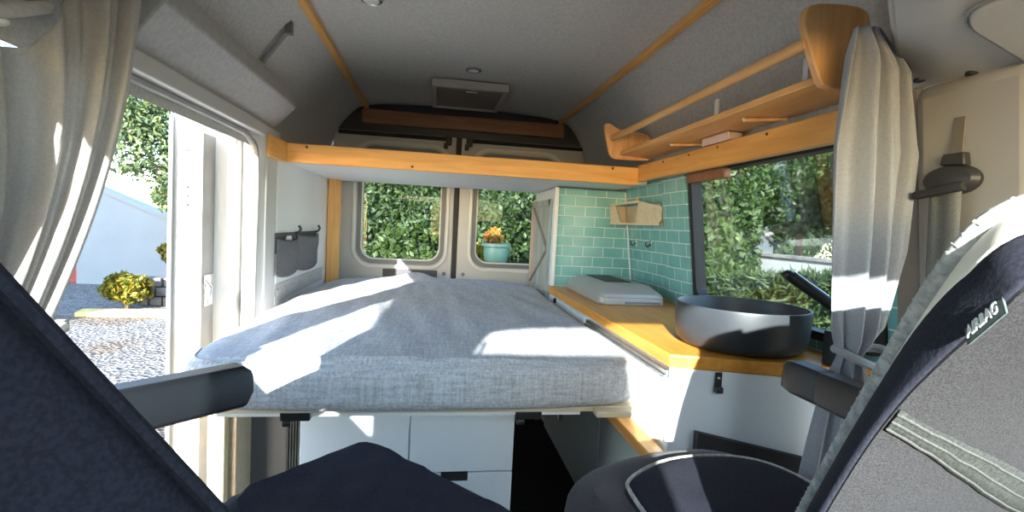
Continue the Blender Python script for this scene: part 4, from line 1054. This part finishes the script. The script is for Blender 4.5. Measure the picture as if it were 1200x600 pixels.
# right side: strappy hedge by the van, pale terrace wall, big trees, white cottage
hg = thing('hedge', 'low strappy green hedge just outside the kitchen window', 'hedge', (2.6, 3.3, GZ))
bm = bmesh.new(); box(bm, 2.45, 3.1, .2, 5.2, GZ, .78); obj('inner_branches', bm, 'core', hg)
def strappy(r):
    y = r.uniform(.2, 5.2); top = min(1.12, max(.74, 1.27-.099*y))
    return (2.42+abs(r.gauss(0, .22)), y, top - abs(r.gauss(0, .22)))
leaves('foliage', strappy, 17000, .024, 'leaffresh', hg, 7.0, 51, .6)
tw = thing('terrace_wall', 'pale stone terrace wall beyond the strappy hedge', 'wall', (6.3, 8, GZ))
bm = bmesh.new(); box(bm, 6.2, 6.5, 3, 9.6, GZ, .87); obj('wall', bm, 'housewall', tw)
bm = bmesh.new(); box(bm, 6.15, 6.55, 3, 9.65, .87, .93); obj('coping', bm, 'stone', tw, bevel=.01)
ct = thing('cottage', 'small white cottage glimpsed between the trees beyond the kitchen window', 'building', (9.5, 14.5, GZ))
bm = bmesh.new(); prism(bm, [(8.9, 14, GZ), (10.1, 14, GZ), (10.1, 14, 1.0), (9.5, 14, 1.5), (8.9, 14, 1.0)], (0, 2, 0)); obj('wall', bm, 'housewall', ct)
bm = bmesh.new(); prism(bm, [(8.75, 13.9, .93), (9.5, 13.9, 1.54), (10.25, 13.9, .93), (10.25, 13.9, 1.02), (9.5, 13.9, 1.65), (8.75, 13.9, 1.02)], (0, 2.2, 0)); obj('roof', bm, 'stone', ct)
bm = bmesh.new(); box(bm, 9.2, 9.4, 13.96, 14.0, .6, .9); obj('window', bm, 'darkglass', ct)
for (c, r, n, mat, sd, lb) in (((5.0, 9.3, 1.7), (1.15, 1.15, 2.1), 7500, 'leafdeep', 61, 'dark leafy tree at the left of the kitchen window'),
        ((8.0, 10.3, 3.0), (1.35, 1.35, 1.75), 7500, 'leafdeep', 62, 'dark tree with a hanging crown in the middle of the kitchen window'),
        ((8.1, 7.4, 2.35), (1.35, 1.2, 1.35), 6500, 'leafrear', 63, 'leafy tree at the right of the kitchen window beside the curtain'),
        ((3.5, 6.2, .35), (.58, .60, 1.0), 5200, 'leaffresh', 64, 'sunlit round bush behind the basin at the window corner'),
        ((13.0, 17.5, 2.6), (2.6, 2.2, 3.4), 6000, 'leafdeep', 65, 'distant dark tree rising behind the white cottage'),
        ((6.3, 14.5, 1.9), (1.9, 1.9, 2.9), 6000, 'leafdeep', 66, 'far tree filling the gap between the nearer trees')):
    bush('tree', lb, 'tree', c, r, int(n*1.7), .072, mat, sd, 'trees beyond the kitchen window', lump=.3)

# ================================================================== LIGHT
w = bpy.data.worlds.new('sky'); bpy.context.scene.world = w; w.use_nodes = True
t = w.node_tree; sky = t.nodes.new('ShaderNodeTexSky'); sky.sky_type = 'NISHITA'; sky.sun_disc = False
SUN = Vector((.30, .90, -.31)).normalized()
sky.sun_elevation = math.asin(-SUN.z); sky.sun_rotation = math.atan2(-SUN.x, -SUN.y); sky.air_density = 1.0; sky.dust_density = .6; sky.ozone_density = 2.0
bg = t.nodes['Background']; bg.inputs['Strength'].default_value = 1.05; t.links.new(sky.outputs[0], bg.inputs['Color'])
sl = bpy.data.lights.new('sun', 'SUN'); sl.energy = 24.0; sl.angle = math.radians(.6); sl.color = (1, .975, .94)
so = bpy.data.objects.new('sun', sl); C.objects.link(so); so.rotation_euler = SUN.to_track_quat('-Z', 'Y').to_euler()

# ================================================================== CAMERA
W2C = ((.9874364537963984, -.04149673400897753, -.15247055709408788), (-.14958278960491264, .06554751454597295, -.9865741291919519), (.05093367027817437, .9969862307993194, .05851680808588747))
cam = bpy.data.cameras.new('camera'); co = bpy.data.objects.new('camera', cam); C.objects.link(co)
mw = Matrix(W2C).to_4x4(); mw.translation = (-.16, 0, 1.20); co.matrix_world = mw
cam.sensor_width = 36; cam.lens = 587/1200*36; cam.clip_start = .02; cam.clip_end = 200
sc = bpy.context.scene; sc.camera = co
sc.view_settings.view_transform = 'Standard'; sc.view_settings.look = 'None'; sc.view_settings.gamma = 1; sc.view_settings.use_curve_mapping = False
sc.view_settings.exposure = .32
sc.cycles.max_bounces = 12; sc.cycles.diffuse_bounces = 8; sc.cycles.transparent_max_bounces = 24; sc.cycles.use_denoising = True
